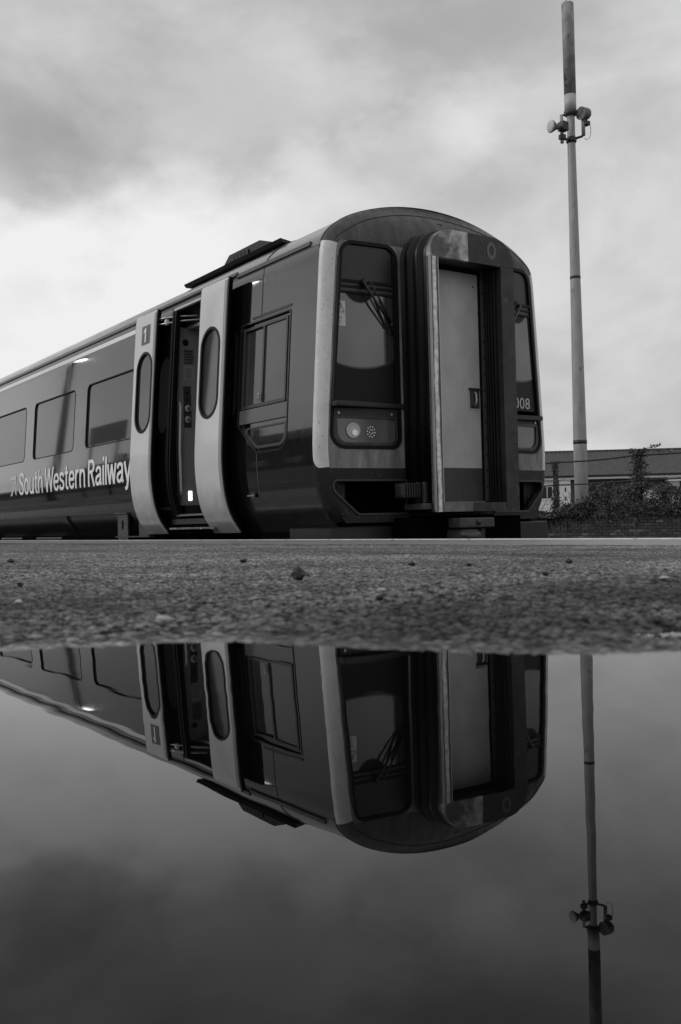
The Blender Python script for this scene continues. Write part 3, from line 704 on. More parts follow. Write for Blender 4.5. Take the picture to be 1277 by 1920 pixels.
for i in range(5): part('print_line', box(UPN-.0045, UPN-.0032, 4.735, 4.80+.008*(i % 3)+.02, 1.835+.03*i, 1.850+.03*i), mat('notice_print', .07, .5), nb)
nw = part('notice', box(UPN-.003, UPN-.001, 4.735, 4.848, 1.66, 1.81), notice, pan)
for i in range(6): part('print_line', box(UPN-.0045, UPN-.0032, 4.745, 4.80+.012*(i % 3), 1.672+.02*i, 1.678+.02*i), mat('notice_print', .07, .5), nw)
bp = part('button_plate', box(UPN-.005, UPN-.001, 4.71, 4.80, 1.14, 1.585, .002), mat('button_plate', .07, .45), pan)
for zz, r, m in ((1.51, .017, black), (1.445, .017, innerd)): part('camera_eye', disc((XP+.005, 4.752, zz), (1, 0, 0), r, .003), m, bp)
for zz in (1.345, 1.225):
    bt = part('door_button', lathe((XP+.005, 4.755, zz), (1, 0, 0), [(0, .036), (.012, .036), (.016, .030), (.013, .020)]), mat('button_ring', .62, .3), bp)
    part('button_cap', lathe((XP+.017, 4.755, zz), (1, 0, 0), [(0, .02), (.010, .018), (.013, .010)]), steel, bt)
part('handrail', tube([P(9.69, 4.645, 1.40), P(9.66, 4.645, 1.395), P(9.64, 4.645, 1.36), P(9.635, 4.625, .9), P(9.64, 4.63, .48), P(9.66, 4.64, .43), P(9.69, 4.65, .42)], .015, 10), rail, T)
part('step_light', box(UPN-.006, UPN-.001, 4.745, 4.785, .355, .455, .004), lampm, pan)
part('threshold', box(8.70, 9.66, 4.58, 4.66, .185, .205), mat('threshold_plate', .25, .35, metal=.5), T)
part('step_riser', box(8.70, 9.66, 4.615, 4.65, .02, .185), darker, T)
stp = part('step_board', box(8.66, 9.66, 4.49, 4.68, .045, .065, .004), mat('step_board', .10, .4, spots=1.2, spotscale=30, spotcol=.5), T)
for s_ in range(2):
    part('door_arm', tube([P(9.84, 4.50, 2.31-.06*s_), P(9.76, 4.56, 2.315-.06*s_), P(9.60, 4.66, 2.315-.05*s_), P(9.1, 4.98, 2.28-.03*s_)], .011, 8), steel, T)
part('arm_bracket', box(9.74, 9.79, 4.55, 4.59, 2.24, 2.30, .006), rail, T)

# ---- lettering
part('lettering', stroke_text('South Western Railway', SIDE, (14.86, .607), 14.86-10.655, .335, .004), white, T)
def logo(pts): return part('emblem', mesh_from([SIDE(u, z, .004)[0] for u, z in pts], [list(range(len(pts)))]), greyp, T)
logo([(15.29, .905), (15.0, .905), (15.0, .85), (15.29, .85)]); logo([(15.055, .846), (15.0, .846), (15.0, .61), (15.055, .64)])
logo([(15.29, .61), (15.21, .61), (15.06, .80), (15.06, .846), (15.105, .846)])

# ---- skirts and things under the side
part('sole_bar', slab(SIDE, [(9.75, .262), (UE, .262), (UE, .285), (9.75, .285)], (), .010, -.01), mat('sole_bar_paint', .05, .35), T)
part('skirt', slab(SIDE, [(10.55, -.12), (UE, -.12), (UE, .258), (10.55, .258)], (), .004, None, cb=steps(-.12, .258, .03)), skirtp, T)
part('skirt_strap', slab(SIDE, [(12.93, -.02), (13.10, -.02), (13.12, .258), (12.95, .258)], (), .03, .0, cb=steps(-.02, .258, .04)), skirtp, T)
br = part('jacking_bracket', slab(FLATV := (lambda a, b, off=0.: (Vector((-a, 4.545-off, b)), Vector((0, -1, 0)))), rrect(10.90, 11.20, -.10, .25, .01), [rrect(11.02, 11.08, .06, .17, .029)], .0, -.05, back=True), steelb, T)
part('bracket_flange', box(10.88, 11.23, 4.52, 4.60, .247, .256), mat('flange_grey', .12, .5), T)
part('bracket_step', box(10.3, 11.28, 4.54, 4.62, -.03, -.018), steelb, T)
part('jacking_bracket', box(10.44, 10.71, 4.60, 4.66, -.02, .148, .004), steelb, T)
part('underframe', box(7.2, UE, 4.95, 6.75, -.95, .09), darker, T)
part('underframe', box(U0, UE, 4.72, 6.98, -.25, .0), darker, T)
for uu in (13.6, 15.4, 17.5):
    part('equipment_box', box(uu, uu+1.1, 4.68, 4.9, -.7, -.02, .02), skirtp, T)

# ---- cab end: rounded corner ring round the face
full = [(VS+i, z, 1) for i, z in PROF if z >= .06][::3]
ZW0, ZW1 = .525, 2.435
full = [(v, z) for v, z, _ in full]
for zq in (ZW0, ZW1): full = [p for p in full if abs(p[1]-zq) > .008]+[(VS+ins(zq), zq)]
full.sort(key=lambda p: np.argmin(np.hypot(PROF[:, 0]-(p[0]-VS), PROF[:, 1]-p[1])))
full += [(VF+VS-v, z) for v, z in full[::-1]][1:]
nf = len(full); nrmf = []
for i in range(nf):
    a = Vector(full[max(i-1, 0)]); b = Vector(full[min(i+1, nf-1)]); d = (b-a).normalized(); nrmf.append(Vector((d.y, -d.x)))
NT = 9
rings = []
for j in range(NT):
    t = math.pi/2*j/(NT-1); o_ = AV*(1-math.cos(t)); row = []
    for i, (v, z) in enumerate(full):
        k_ = 1+.5*smooth01(np.float64((z-2.4)/.25))
        q = Vector((v, z))+nrmf[i]*o_*k_
        a_u = (U0-uface(q.x))*math.sin(t) if j else 0
        u = U0-a_u
        if z > 2.44: u += .55*2*max(0, q.y-2.44)**2*math.sin(t)
        row.append((u, q.x, q.y))
    rings.append(row)
def corner(name, cond, m):
    vs_, fc_, mp_ = [], [], {}
    def vid(j, i):
        if (j, i) not in mp_: mp_[(j, i)] = len(vs_); vs_.append(P(*rings[j][i]))
        return mp_[(j, i)]
    for j in range(NT-1):
        for i in range(nf-1):
            zz = (full[i][1]+full[i+1][1])/2; vvm = full[i][0]
            if cond(zz, vvm): fc_.append([vid(j, i), vid(j, i+1), vid(j+1, i+1), vid(j+1, i)])
    me_ = mesh_from(vs_, fc_, True)
    bm_ = bmesh.new(); bm_.from_mesh(me_); bmesh.ops.recalc_face_normals(bm_, faces=bm_.faces); bm_.normal_update()
    if sum(f.normal.x for f in bm_.faces) < 0: bmesh.ops.reverse_faces(bm_, faces=bm_.faces)
    bm_.to_mesh(me_); bm_.free()
    return part(name, me_, m, T)
ZW0, ZW1 = .525, 2.435
corner('cab_pillar', lambda z, v: ZW0 < z < ZW1 and v < VC, cabwhite); corner('cab_pillar', lambda z, v: ZW0 < z < ZW1 and v > VC, cabwhite)
corner('cab_brow', lambda z, v: z >= ZW1, browp)
corner('valance_corner', lambda z, v: z <= ZW0 and v < VC, valp); corner('valance_corner', lambda z, v: z <= ZW0 and v > VC, valp)
# face with openings
def vl(z, d=.095): return VS+ins(z)+d
def mir(lp): return [(2*VC-v, z) for v, z in lp]
wl = rpoly([(vl(2.44, .11), 2.44), (5.305, 2.44), (5.305, .685), (vl(.685, .10), .685)], [.13, .13, .10, .14], 8)
wl = [(v, z) for v, z in wl]
gate = [(5.40, .16), (6.30, .16), (6.30, 2.42), (5.40, 2.42)]
lo_l = rpoly([(4.64, .415), (5.33, .415), (5.33, .145), (4.86, .145), (4.64, .34)], [.03, .01, .01, .05, .06])
last = [(v, z) for u, v, z in rings[-1]]
bv0, bv1 = last[0], last[-1]
outer = last
facecut = dict(ca=steps(4.6, 7.1, .1), cb=[ZW0, ZW1]+steps(2.45, 2.8, .04))
fh = [wl, mir(wl), gate, lo_l, mir(lo_l)]
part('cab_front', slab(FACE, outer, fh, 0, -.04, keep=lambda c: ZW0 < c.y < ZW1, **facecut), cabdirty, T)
part('cab_brow', slab(FACE, outer, fh, 0, None, keep=lambda c: c.y >= ZW1, **facecut), browp, T)
part('valance', slab(FACE, outer, fh, 0, -.06, keep=lambda c: c.y <= ZW0, **facecut), valp, T)
part('brow_seam', tube([P(u+.004, v, z+.001) for u, v, z in rings[0] if z > 2.36], .005, 5), black, T)
part('brow_seam', tube([P(u-.001, v, z) for u, v, z in rings[6] if z > 2.44], .004, 5), mat('seam_grime', .02, .6), T)
part('cab_bulkhead', box(uface(VC)+.35, uface(VC)+.40, 4.75, 6.95, .0, 2.40), darker, T)

hlglass = mat('headlight_cover', .09, .12, ior=1.8, var=.12, vscale=8)
def screen(side_):
    f = (lambda v: v) if side_ == 0 else (lambda v: 2*VC-v)
    LP = (lambda lp: lp) if side_ == 0 else mir
    ws = part('windscreen_frame', slab(FACE, LP(wl), [LP(shrink(wl, .030))], .008, -.05, cb=steps(.7, 2.4, .2)), rubber, T)
    inn = shrink(wl, .020)
    part('upper_panel', slab(FACE, LP([p for p in rpoly([(vl(2.4, .13), 2.405), (5.275, 2.405), (5.275, 2.105), (vl(2.1, .125), 2.105)], [.10, .10, .0, .0], 8)]), (), -.012, None), mat('upper_panel', .013, .3, var=.4, vscale=7), ws)
    for z0, z1, o_ in ((2.085, 2.108, .008), (2.04, 2.06, .004), (1.995, 2.012, .002)):
        part('cross_bar', slab(FACE, LP([(vl(z0, .12), z0), (5.28, z0), (5.28, z1), (vl(z1, .12), z1)]), (), o_, -.03), rubber, ws)
    part('cross_panel', slab(FACE, LP([(vl(2.05, .12), 2.012), (5.28, 2.012), (5.28, 2.09), (vl(2.05, .12), 2.09)]), (), -.004, None), mat('cross_panel', .03, .35), ws)
    pv, pz = f(4.93), 2.07
    gl = part('windscreen', slab(FACE, LP([(vl(1.09, .12), 1.09), (5.285, 1.09), (5.285, 2.0), (vl(2.0, .12), 2.0)]), (), -.014, None, cb=steps(1.09, 2, .1), ca=[f(q) for q in (4.8, 4.95, 5.1)]), windscreen_mat('windscreen_glass' + '_b'*side_, pv, pz, .15, .70), ws)
    part('inner_edge', slab(FACE, LP([(5.255, 1.09), (5.275, 1.09), (5.275, 2.38), (5.255, 2.38)]), (), .002, -.03), rubber, ws)
    part('outer_edge', slab(FACE, LP([(vl(1.09, .112), 1.09), (vl(1.09, .128), 1.09), (vl(2.3, .128), 2.3), (vl(2.3, .112), 2.3)]), (), .010, -.03), dark, ws)
    # ledge under the windscreen
    bm_ = bmesh.new(); v0, v1 = (4.625, 5.335) if side_ == 0 else (2*VC-5.335, 2*VC-4.665)
    add_box(bm_, -uface(5.0)+(-.035 if side_ == 0 else -.06), -uface(5.0)+(.055 if side_ == 0 else .035), v0, v1, 1.035-.035*side_, 1.078-.035*side_); bmesh.ops.bevel(bm_, geom=list(bm_.edges), offset=.006, segments=2, affect='EDGES')
    part('ledge', bm_mesh(bm_), mat('ledge_plastic', .022, .4), ws)
    # lamp cluster
    hb = part('lamp_box', slab(FACE, LP(rpoly([(vl(.95, .125), 1.03), (5.285, 1.03), (5.285, .70), (vl(.70, .13), .70)], [0, 0, .08, .12], 6)), (), -.016, None), hlglass, T)
    part('lamp_rail', slab(FACE, LP([(vl(.95, .125), .955), (5.285, .955), (5.285, 1.03), (vl(1.0, .125), 1.03)]), (), -.004, -.02), mat('lamp_rail', .02, .4), hb)
    part('lamp_rim', slab(FACE, LP(rpoly([(vl(.95, .135), .962), (5.27, .962), (5.27, .715), (vl(.715, .145), .715)], [.01, .01, .07, .11], 6)), [LP(rpoly([(vl(.95, .17), .945), (5.25, .945), (5.25, .74), (vl(.715, .19), .74)], [.01, .01, .06, .09], 6))], -.002, -.02), mat('lamp_rim', .03, .35, var=.6, vscale=14), hb)
    for vb in (4.70, 5.21):
        q, n = FACE(f(vb), .985, -.003); part('screw', disc(q, n, .011, .004, 12), steel, hb)
    hv = 4.838 if side_ == 0 else 2*VC-6.66
    q, n = FACE(f(hv), .840, -.014)
    hl = part('headlight', lathe(q, n, [(0, .068), (.006, .068), (.010, .060), (.006, .050), (.010, .03), (.012, .0)]), mat('headlight_glass', .50, .18, ior=1.6), hb)
    q2, n = FACE(f(hv+.008), .822, -.004); part('bulb', disc(q2, n, .026, .008, 14), mat('bulb_glass', .85, .3, emit=.10), hl)
    bm_ = bmesh.new()
    for rr, nn in ((.020, 5), (.044, 10)):
        for k_ in range(nn):
            a = 2*math.pi*k_/nn+rr*40; q3, n3 = FACE(f(5.008 if side_ == 0 else 5.2)+rr*math.cos(a)*.85, .832+rr*math.sin(a), -.012)
            add_tube(bm_, [q3, q3+n3*.004], [.0075, .005], 6)
    part('marker_light', bm_mesh(bm_), mat('marker_led', .9, .3), hb)
    # wiper: spindle, two arms, blade
    dm = mat('wiper_black', .012, .35)
    def FP(v, z, o_): return FACE(f(v), z, o_)[0]
    wp = part('wiper', tube([FP(4.94, 2.085, .05), FP(5.06, 1.91, .055), FP(5.20, 1.74, .045)], [.012, .010, .008], 8), dm, ws)
    part('wiper_arm', tube([FP(5.00, 2.095, .045), FP(5.11, 1.92, .05), FP(5.215, 1.735, .04)], .008, 8), dm, wp)
    part('wiper_blade', tube([FP(5.10, 1.955, .02), FP(5.17, 1.80, .018), FP(5.235, 1.66, .02)], .010, 6), dm, wp)
    part('wiper_link', tube([FP(5.19, 1.745, .05), FP(5.235, 1.735, .035)], .013, 8), dm, wp)
    q, n = FACE(f(4.965), 2.088, 0); part('spindle', lathe(q, n, [(0, .035), (.03, .03), (.05, .02), (.055, .01)]), dm, wp)
    return ws
wsL = screen(0); wsR = screen(1)
# overhead line warning sticker in the left windscreen
def FST(v0, v1, z0, z1, o_): return slab(FACE, [(v0, z0), (v1, z0), (v1, z1), (v0, z1)], (), o_, None)
stk = part('warning_sticker', FST(4.705, 4.79, 1.715, 1.925, -.011), mat('sticker_white', .6, .5), wsL)
tri = [(4.7475, 1.912), (4.712, 1.828), (4.783, 1.828)]
part('triangle', slab(FACE, tri, [shrink(tri, .005)], -.0095, None), black, stk)
part('lightning_bolt', slab(FACE, [(4.751, 1.89), (4.741, 1.866), (4.748, 1.868), (4.743, 1.842), (4.754, 1.872), (4.747, 1.870)], (), -.0095, None), black, stk)
for s_, zz, hh in (('Danger', 1.782, .016), ('Overhead', 1.757, .010), ('live wires', 1.740, .010)):
    tm = text_mesh(s_, 1, .01); b0, b1 = bounds(tm); k_ = min(hh, .07/(b1[0]-b0[0]))
    part('print', on_surface(FACE, tm, -.0095, (4.712, zz), k_, k_), black, stk)
tm = text_mesh('008', 1, .0, 1.05); b0, b1 = bounds(tm); k_ = .105/(b1[1]-b0[1]); kx = .235/(b1[0]-b0[0])
part('number', on_surface(FACE, tm, -.011, (6.70-b0[0]*kx, 1.112), kx, k_), mat('number_print', .55, .5), wsR)

# ---- lower opening, tubes, receptacles, deflector beams
for s_ in (0, 1):
    LP = (lambda lp: lp) if s_ == 0 else mir
    part('opening_trim', slab(FACE, LP(shrink(lo_l, -.016)), [LP(lo_l)], .014, -.05), mat('opening_trim', .035, .4), T)
    part('opening_panel', slab(FLAT(uface(5)+.12), LP([(4.60, .10), (4.80, .10), (4.80, .44), (4.60, .44)]), (), 0, None), valp, T)
    part('lower_lip', slab(FACE, LP([(4.74, .065), (5.36, .065), (5.36, .118), (4.70, .118)]), (), .012, -.06), valp, T)
def beam(pts, z0, z1, m, name):
    n_ = len(pts); inn_ = [(p[0]+.06, p[1]+.05) for p in pts]
    vs_ = [P(u, v, z) for z in (z0, z1) for u, v in pts+inn_[::-1]]; k_ = 2*n_
    return part(name, mesh_from(vs_, [[i, (i+1) % k_, k_+(i+1) % k_, k_+i] for i in range(k_)]+[list(range(k_))[::-1], list(range(k_, 2*k_))]), m, T)
beamm = mat('beam_grey', .014, .45, var=.3, vscale=9)
beam([(7.42, 4.60), (7.0, 4.60), (6.86, 4.66), (6.77, 4.78), (6.74, 5.36)], -.16, .035, beamm, 'deflector_beam')
part('beam_lip', mesh_from([P(u, v, z) for u, v, z in ((7.44, 4.585, .037), (6.99, 4.585, .037), (6.84, 4.65, .037), (6.75, 4.77, .037), (6.72, 5.37, .037), (6.82, 5.37, .039), (6.85, 4.83, .039), (6.92, 4.74, .039), (7.02, 4.68, .039), (7.44, 4.68, .039))], [list(range(10))]), beamm, T)
part('deflector_beam', box(6.66, 6.80, 6.34, 7.02, -.16, .04, .012), beamm, T)
jb = part('jumper_socket', box(6.50, 6.60, 5.14, 5.345, .275, .375, .012), mat('socket_rubber', .03, .5), T)
for i in range(7): part('rib', box(6.485, 6.615, 5.15+i*.027, 5.163+i*.027, .265, .388, .004), mat('socket_rubber', .03, .5), jb)
part('socket_flange', box(6.46, 6.62, 5.345, 5.40, .215, .40, .01), mat('flange_iron', .05, .5), jb)
cp = part('coupler', box(6.26, 6.42, 5.56, 5.955, -.0, .085, .012), mat('coupler_iron', .06, .55, var=.35, vscale=14), T)
part('bolt', lathe(P(6.26, 5.765, .045), (1, 0, 0), [(0, .024), (.012, .022), (.012, .011), (.02, .009)]), dark, cp)
part('coupler_head', box(6.28, 6.5, 5.60, 5.80, -.25, -.005, .03), mat('coupler_iron', .13), cp)
part('coupler_hook', tube([P(6.28, 5.58, -.05), P(6.22, 5.64, -.07), P(6.20, 5.72, -.06)], .03, 10), mat('coupler_iron', .13), cp)
part('coupler_guard', box(6.35, 6.6, 5.87, 5.92, -.3, -.01), dark, cp)
part('drawgear_beam', box(6.5, 6.72, 5.2, 6.5, -.2, .10), darker, T)

# ---- gangway
UG = 6.334
gout = rpoly([(5.367, .14), (6.332, .14), (6.332, 2.535), (5.367, 2.535)], [0, 0, .24, .24], 10)
def gface(v, z, off=0.): return Vector((-UG+off, v, z)), Vector((1, 0, 0))
GV0, GV1, GZ0, GZ1 = 5.449, 6.176, .215, 2.285
GS = 5.80
def clip(pred): return pred
gfr = part('gangway_jamb', slab(gface, [(5.367, .14), (GV0, .14), (GV0, GZ1), (5.367, GZ1)], (), 0, -.05), wornjamb, T, 'left gangway jamb worn to bright steel')
part('edge_bead', box(UG-.006, UG+.02, 5.3645, 5.3685, .14, 2.30), mat('bead_steel', .55, .3, metal=.6), gfr)
part('edge_bead', box(UG-.006, UG+.05, GV0-.002, GV0+.003, .215, GZ1), mat('bead_steel', .55, .3, metal=.6), gfr)
jr = part('gangway_jamb', slab(gface, [(GV1, .14), (6.332, .14), (6.332, 2.292), (GV1, 2.292)], (), 0, -.05), darkhead, T)
hl_ = rpoly([(5.367, GZ1+.002), (GS-.002, GZ1+.002), (GS-.002, 2.535), (5.367, 2.535)], [0, 0, 0, .235], 12)
hr_ = rpoly([(GS+.002, GZ1+.002), (6.176, GZ1+.002), (6.176, 2.294), (6.332, 2.294), (6.332, 2.535), (GS+.002, 2.535)], [0, 0, 0, 0, .235, 0], 12)
part('gangway_header', slab(gface, hl_, (), .001, -.05), wornhead, T, 'left half of the gangway header, worn to bare steel')
hR = part('gangway_header', slab(gface, hr_, (), .001, -.05), darkhead, T)
bolt = mat('rivet_steel', .09, .4)
rv = []
for i in range(18): rv += [(6.205, .35+i*.11), (6.30, .30+i*.11)]
for i in range(4): rv += [(GS+.06+.09*i, 2.34), (GS+.05+.1*i, 2.49)]
m0 = disc((0, 0, 0), (1, 0, 0), .0085, .004, 8, .006)
m0.materials.append(bolt)
for v, z in rv:
    par = jr if z < 2.29 else hR
    o = part('rivet', m0, None, par); o.location = o.location+P(UG-.0005, v, z)
ring2 = slab(gface, [(6.07+.055*math.cos(a), 2.415+.075*math.sin(a)) for a in np.linspace(0, 2*math.pi, 20, endpoint=False)], [[(6.07+.028*math.cos(a), 2.415+.045*math.sin(a)) for a in np.linspace(0, 2*math.pi, 20, endpoint=False)]], .004, 0)
part('pad', ring2, mat('pad_steel', .11, .45), hR)
part('gangway_sill', slab(gface, [(GV0, .14), (GS-.02, .14), (GS-.02, GZ0), (GV0, GZ0)], (), -.002, -.05), mat('sill_steel', .15, .45, var=.5, vscale=9), T)
part('gangway_sill', slab(gface, [(GS-.018, .14), (GV1, .14), (GV1, GZ0), (GS-.018, GZ0)], (), -.002, -.05), darkhead, T)
# tunnel inside the gangway
UD = 6.585
tun = mat('gangway_lining', .012, .5, var=.5, vscale=20, vstretch=(1, 1, .1))
part('tunnel_lining', mesh_from([P(UG+.05, GV1, GZ0), P(UG+.05, GV1, GZ1), P(UD+.05, GV1+.02, GZ1), P(UD+.05, GV1+.02, GZ0)], [(0, 1, 2, 3)]), tun, T)
for i, du in enumerate((.08, .12, .155, .185)):
    part('lining_rib', box(UG+du, UG+du+.014, GV1-.012, GV1+.02, GZ0, GZ1, .003), tun, T)
part('tunnel_lining', mesh_from([P(UG+.05, GV0, GZ0), P(UG+.05, GV0, GZ1), P(UD+.05, GV0-.02, GZ1), P(UD+.05, GV0-.02, GZ0)], [(3, 2, 1, 0)]), tun, T)
part('tunnel_lining', mesh_from([P(UG+.05, GV0-.05, GZ1), P(UG+.05, GV1+.05, GZ1), P(UD+.08, GV1+.05, GZ1+.02), P(UD+.08, GV0-.05, GZ1+.02)], [(0, 1, 2, 3)]), tun, T)
part('tunnel_floor', box(UG+.05, UD+.08, GV0-.05, GV1+.05, .14, .212), dark, T)
gd_ = part('gangway_door', box(UD, UD+.04, 5.42, 6.126, .525, 2.265, .003), gdoor, T)
part('kick_panel', box(UD-.001, UD+.04, 5.42, 6.126, .235, .523), gdoord, gd_)
part('door_foot', box(UD-.02, UD+.04, 5.42, 6.14, .212, .233), mat('foot_steel', .16, .4), gd_)
part('door_edge', box(UD-.004, UD+.04, 6.128, 6.150, .235, 2.30), rubber, gd_)
bs = part('bolt_strip', box(UD-.012, UD+.04, 6.152, 6.192, .235, 2.30), mat('strip_alloy', .16, .35, metal=.4), T)
m1 = disc((0, 0, 0), (1, 0, 0), .009, .004, 8); m1.materials.append(black)
for i in range(14):
    o = part('bolt', m1, None, bs); o.location = o.location+P(UD-.0125, 6.172, .36+i*.145)
part('door_head', box(UD-.01, UD+.05, 5.40, 6.2, 2.27, 2.34), rubber, T)
hp = part('handle_pocket', box(UD-.003, UD, 5.985, 6.115, 1.04, 1.235, .001), mat('pocket_rim', .42, .4), gd_)
part('pocket_recess', box(UD-.0045, UD-.0032, 5.998, 6.112, 1.06, 1.22), mat('pocket_dark', .05, .5), hp)
part('pocket_hood', box(UD-.02, UD-.003, 5.985, 6.118, 1.222, 1.240), dark, hp)
part('pull_handle', tube([P(UD-.006, 6.055, 1.205), P(UD-.02, 6.058, 1.19), P(UD-.022, 6.06, 1.12), P(UD-.006, 6.055, 1.085)], .009, 8), mat('handle_alloy', .5, .3), hp)
part('lock', disc(P(UD-.0045, 6.03, 1.075), (1, 0, 0), .014, .004, 12), dark, hp)
part('spy_hole', disc(P(UD, 6.07, 2.15), (1, 0, 0), .008, .003, 10), black, gd_)
# bellows: folds between the face and the frame
def gloop(o_): return rpoly([(5.367-o_, .16-o_*.3), (6.332+o_, .16-o_*.3), (6.332+o_, 2.535+o_), (5.367-o_, 2.535+o_)], [0, 0, .24+o_, .24+o_], 12)
folds = [(UG+.045, -.012), (UG+.07, .004), (UG+.095, .004), (UG+.105, -.02), (UG+.125, -.02), (UG+.135, .018), (UG+.175, .024), (UG+.205, .018), (UG+.215, -.012), (UG+.235, -.012), (UG+.245, .026), (UG+.285, .032), (UG+.315, .026), (UG+.325, -.008), (UG+.35, -.008), (UG+.36, .036), (UG+.42, .04)]
vs_ = []; kk = None
for u, o_ in folds:
    lp = gloop(o_); kk = len(lp); vs_ += [P(u, v, z) for v, z in lp]
be = mesh_from(vs_, [(j*kk+i, j*kk+(i+1) % kk, (j+1)*kk+(i+1) % kk, (j+1)*kk+i) for j in range(len(folds)-1) for i in range(kk)])
bm = bmesh.new(); bm.from_mesh(be); bmesh.ops.bevel(bm, geom=[e for e in bm.edges if abs(e.verts[0].co.x-e.verts[1].co.x) < 1e-6], offset=.004, segments=2, affect='EDGES'); bmesh.ops.recalc_face_normals(bm, faces=bm.faces); bm.to_mesh(be); bm.free(); be.shade_smooth()
part('gangway_bellows', be, rubbergl, T)
part('bellows_bracket', box(6.38, 6.66, 5.28, 5.36, .16, .215, .01), mat('flange_iron', .05), T)
part('release_cylinder', box(6.42, 6.62, 6.34, 6.40, .26, .37, .015), mat('flange_iron', .05), T)

# ---- roof equipment
def slabbox(name, pts_lo, pts_hi, m):
    n_ = len(pts_lo); vs_ = [P(*p) for p in pts_lo+pts_hi]
    return part(name, mesh_from(vs_, [list(range(n_))[::-1], list(range(n_, 2*n_))]+[[i, (i+1) % n_, n_+(i+1) % n_, n_+i] for i in range(n_)]), m, T)
blk = mat('roof_unit_black', .005, .5, var=.3, vscale=20)
ac = slabbox('roof_unit_base', [(8.0, 4.95, 2.755), (10.06, 4.95, 2.745), (10.06, 6.75, 2.745), (8.6, 6.75, 2.755)], [(7.99, 4.93, 2.785), (10.07, 4.93, 2.78), (10.07, 6.77, 2.78), (8.6, 6.77, 2.785)], blk)
slabbox('roof_unit_plinth', [(8.08, 5.0, 2.66), (9.98, 5.0, 2.66), (9.98, 6.7, 2.66), (8.68, 6.7, 2.66)], [(8.08, 5.0, 2.756), (9.98, 5.0, 2.746), (9.98, 6.7, 2.746), (8.68, 6.7, 2.756)], blk)
hump = [(9.62, 2.782), (9.35, 2.965), (8.70, 2.968), (8.485, 2.90), (8.47, 2.783)]
slabbox('roof_unit_cowl', [(u, 5.12, z) for u, z in hump], [(u, 6.58, z) for u, z in hump], blk)
for i in range(5):
    part('louvre', box(8.92+i*.075, 8.98+i*.075, 5.105, 5.125, 2.80, 2.93-.012*max(0, i-4)), mat('louvre_black', .008, .5), T)
#TRAIN_END
#BACK
# ------------------------------------------------------------------ telecom mast
MX, MY = -21.86, 24.63
mast = thing('telecom_mast', 'tall tapered grey telecom mast with two drum antennas beyond the brick wall', 'mast', (MX, MY, -1.2))
mastm = mat('galvanised_steel', .32, .5, var=.18, vscale=3, vstretch=(3, 3, .5), spots=.2, spotscale=3, spotcol=.2)
shroudm = mat('shroud_weathered', .26, .6, var=.45, vscale=3.5, vstretch=(1, 1, .6), spots=.5, spotscale=5, spotcol=.07)
def mz(z, r, n=28): return (z+1.2, r)
def mlathe(name, pr, m, par=mast): return part(name, lathe((MX, MY, 0), (0, 0, 1), pr, 28), m, par)
mlathe('pole', [(-1.2, .225), (2.5, .215), (7.8, .165), (12.3, .128), (13.6, .125)], mastm)
mlathe('joint_collar', [(2.44, .222), (2.56, .222)], dark); mlathe('joint_collar', [(7.78, .172), (7.86, .172)], dark)
mlathe('collar', [(13.05, .13), (13.10, .20), (13.22, .215), (13.24, .19)], mat('collar_dark', .05, .5))
mlathe('band', [(13.2, .19), (13.75, .19)], mat('band_pale', .42, .5, var=.06))
mlathe('shroud', [(13.75, .192), (16.72, .195), (16.74, .18)], shroudm)
mlathe('clamp', [(12.18, .14), (12.24, .17), (12.34, .17), (12.38, .14)], dark)
part('air_terminal', tube([(MX-.06, MY, 16.7), (MX-.06, MY, 16.95)], .015, 6), dark, mast)
Rv = Vector(R2); Fv = Vector(F2)
def mp(l, q, z): return Vector((MX, MY, z))+Rv*l+Fv*q
# left antenna: pipe, small drum with pale radome; right antenna: pipe and open drum
part('bracket_arm', tube([mp(-.05, -.1, 13.1), mp(-.38, -.28, 12.98)], .035, 8), dark, mast); part('bracket_arm', tube([mp(-.05, -.1, 12.28), mp(-.36, -.25, 12.22)], .035, 8), dark, mast)
part('antenna_pipe', tube([mp(-.36, -.26, 12.10), mp(-.36, -.26, 13.0)], .055, 12), mastm, mast)
a1 = part('drum_antenna', lathe(mp(-.42, -.42, 12.55), -Rv*.93-Fv*.36+Vector((0, 0, -.05)), [(0, .06), (.12, .08), (.2, .10), (.34, .19), (.38, .205)], 24), mat('drum_grey', .10, .5), mast)
part('radome', lathe(mp(-.42, -.42, 12.55)+(-Rv*.93-Fv*.36+Vector((0, 0, -.05))).normalized()*.38, -Rv*.93-Fv*.36+Vector((0, 0, -.05)), [(0, .205), (.03, .19), (.05, .12), (.055, 0)], 24), mat('radome_pale', .55, .5), a1)
part('radio_unit', box(-(mp(-.33, -.34, 0).x)-.13, -(mp(-.33, -.34, 0).x)+.13, mp(-.33, -.34, 0).y-.13, mp(-.33, -.34, 0).y+.13, 12.45, 12.75, .03), dark, mast)
part('radio_unit', box(-(mp(-.36, -.3, 0).x)-.09, -(mp(-.36, -.3, 0).x)+.09, mp(-.36, -.3, 0).y-.09, mp(-.36, -.3, 0).y+.09, 12.2, 12.36, .02), dark, mast)
part('bracket_arm', tube([mp(.05, -.05, 13.14), mp(.36, -.12, 13.16)], .035, 8), dark, mast); part('bracket_arm', tube([mp(.05, -.05, 12.30), mp(.33, -.12, 12.36), mp(.38, -.12, 12.45)], .04, 8), dark, mast)
part('antenna_pipe', tube([mp(.37, -.12, 12.38), mp(.37, -.12, 13.15)], .06, 12), mastm, mast)
def flat(fn):
    def g(*a):
        m_ = fn(*a); m_.shade_flat(); return m_
    return g
ax = (-Fv*.55-Rv*.80+Vector((0, 0, -.10))).normalized(); c2 = mp(.46, -.12, 13.08)
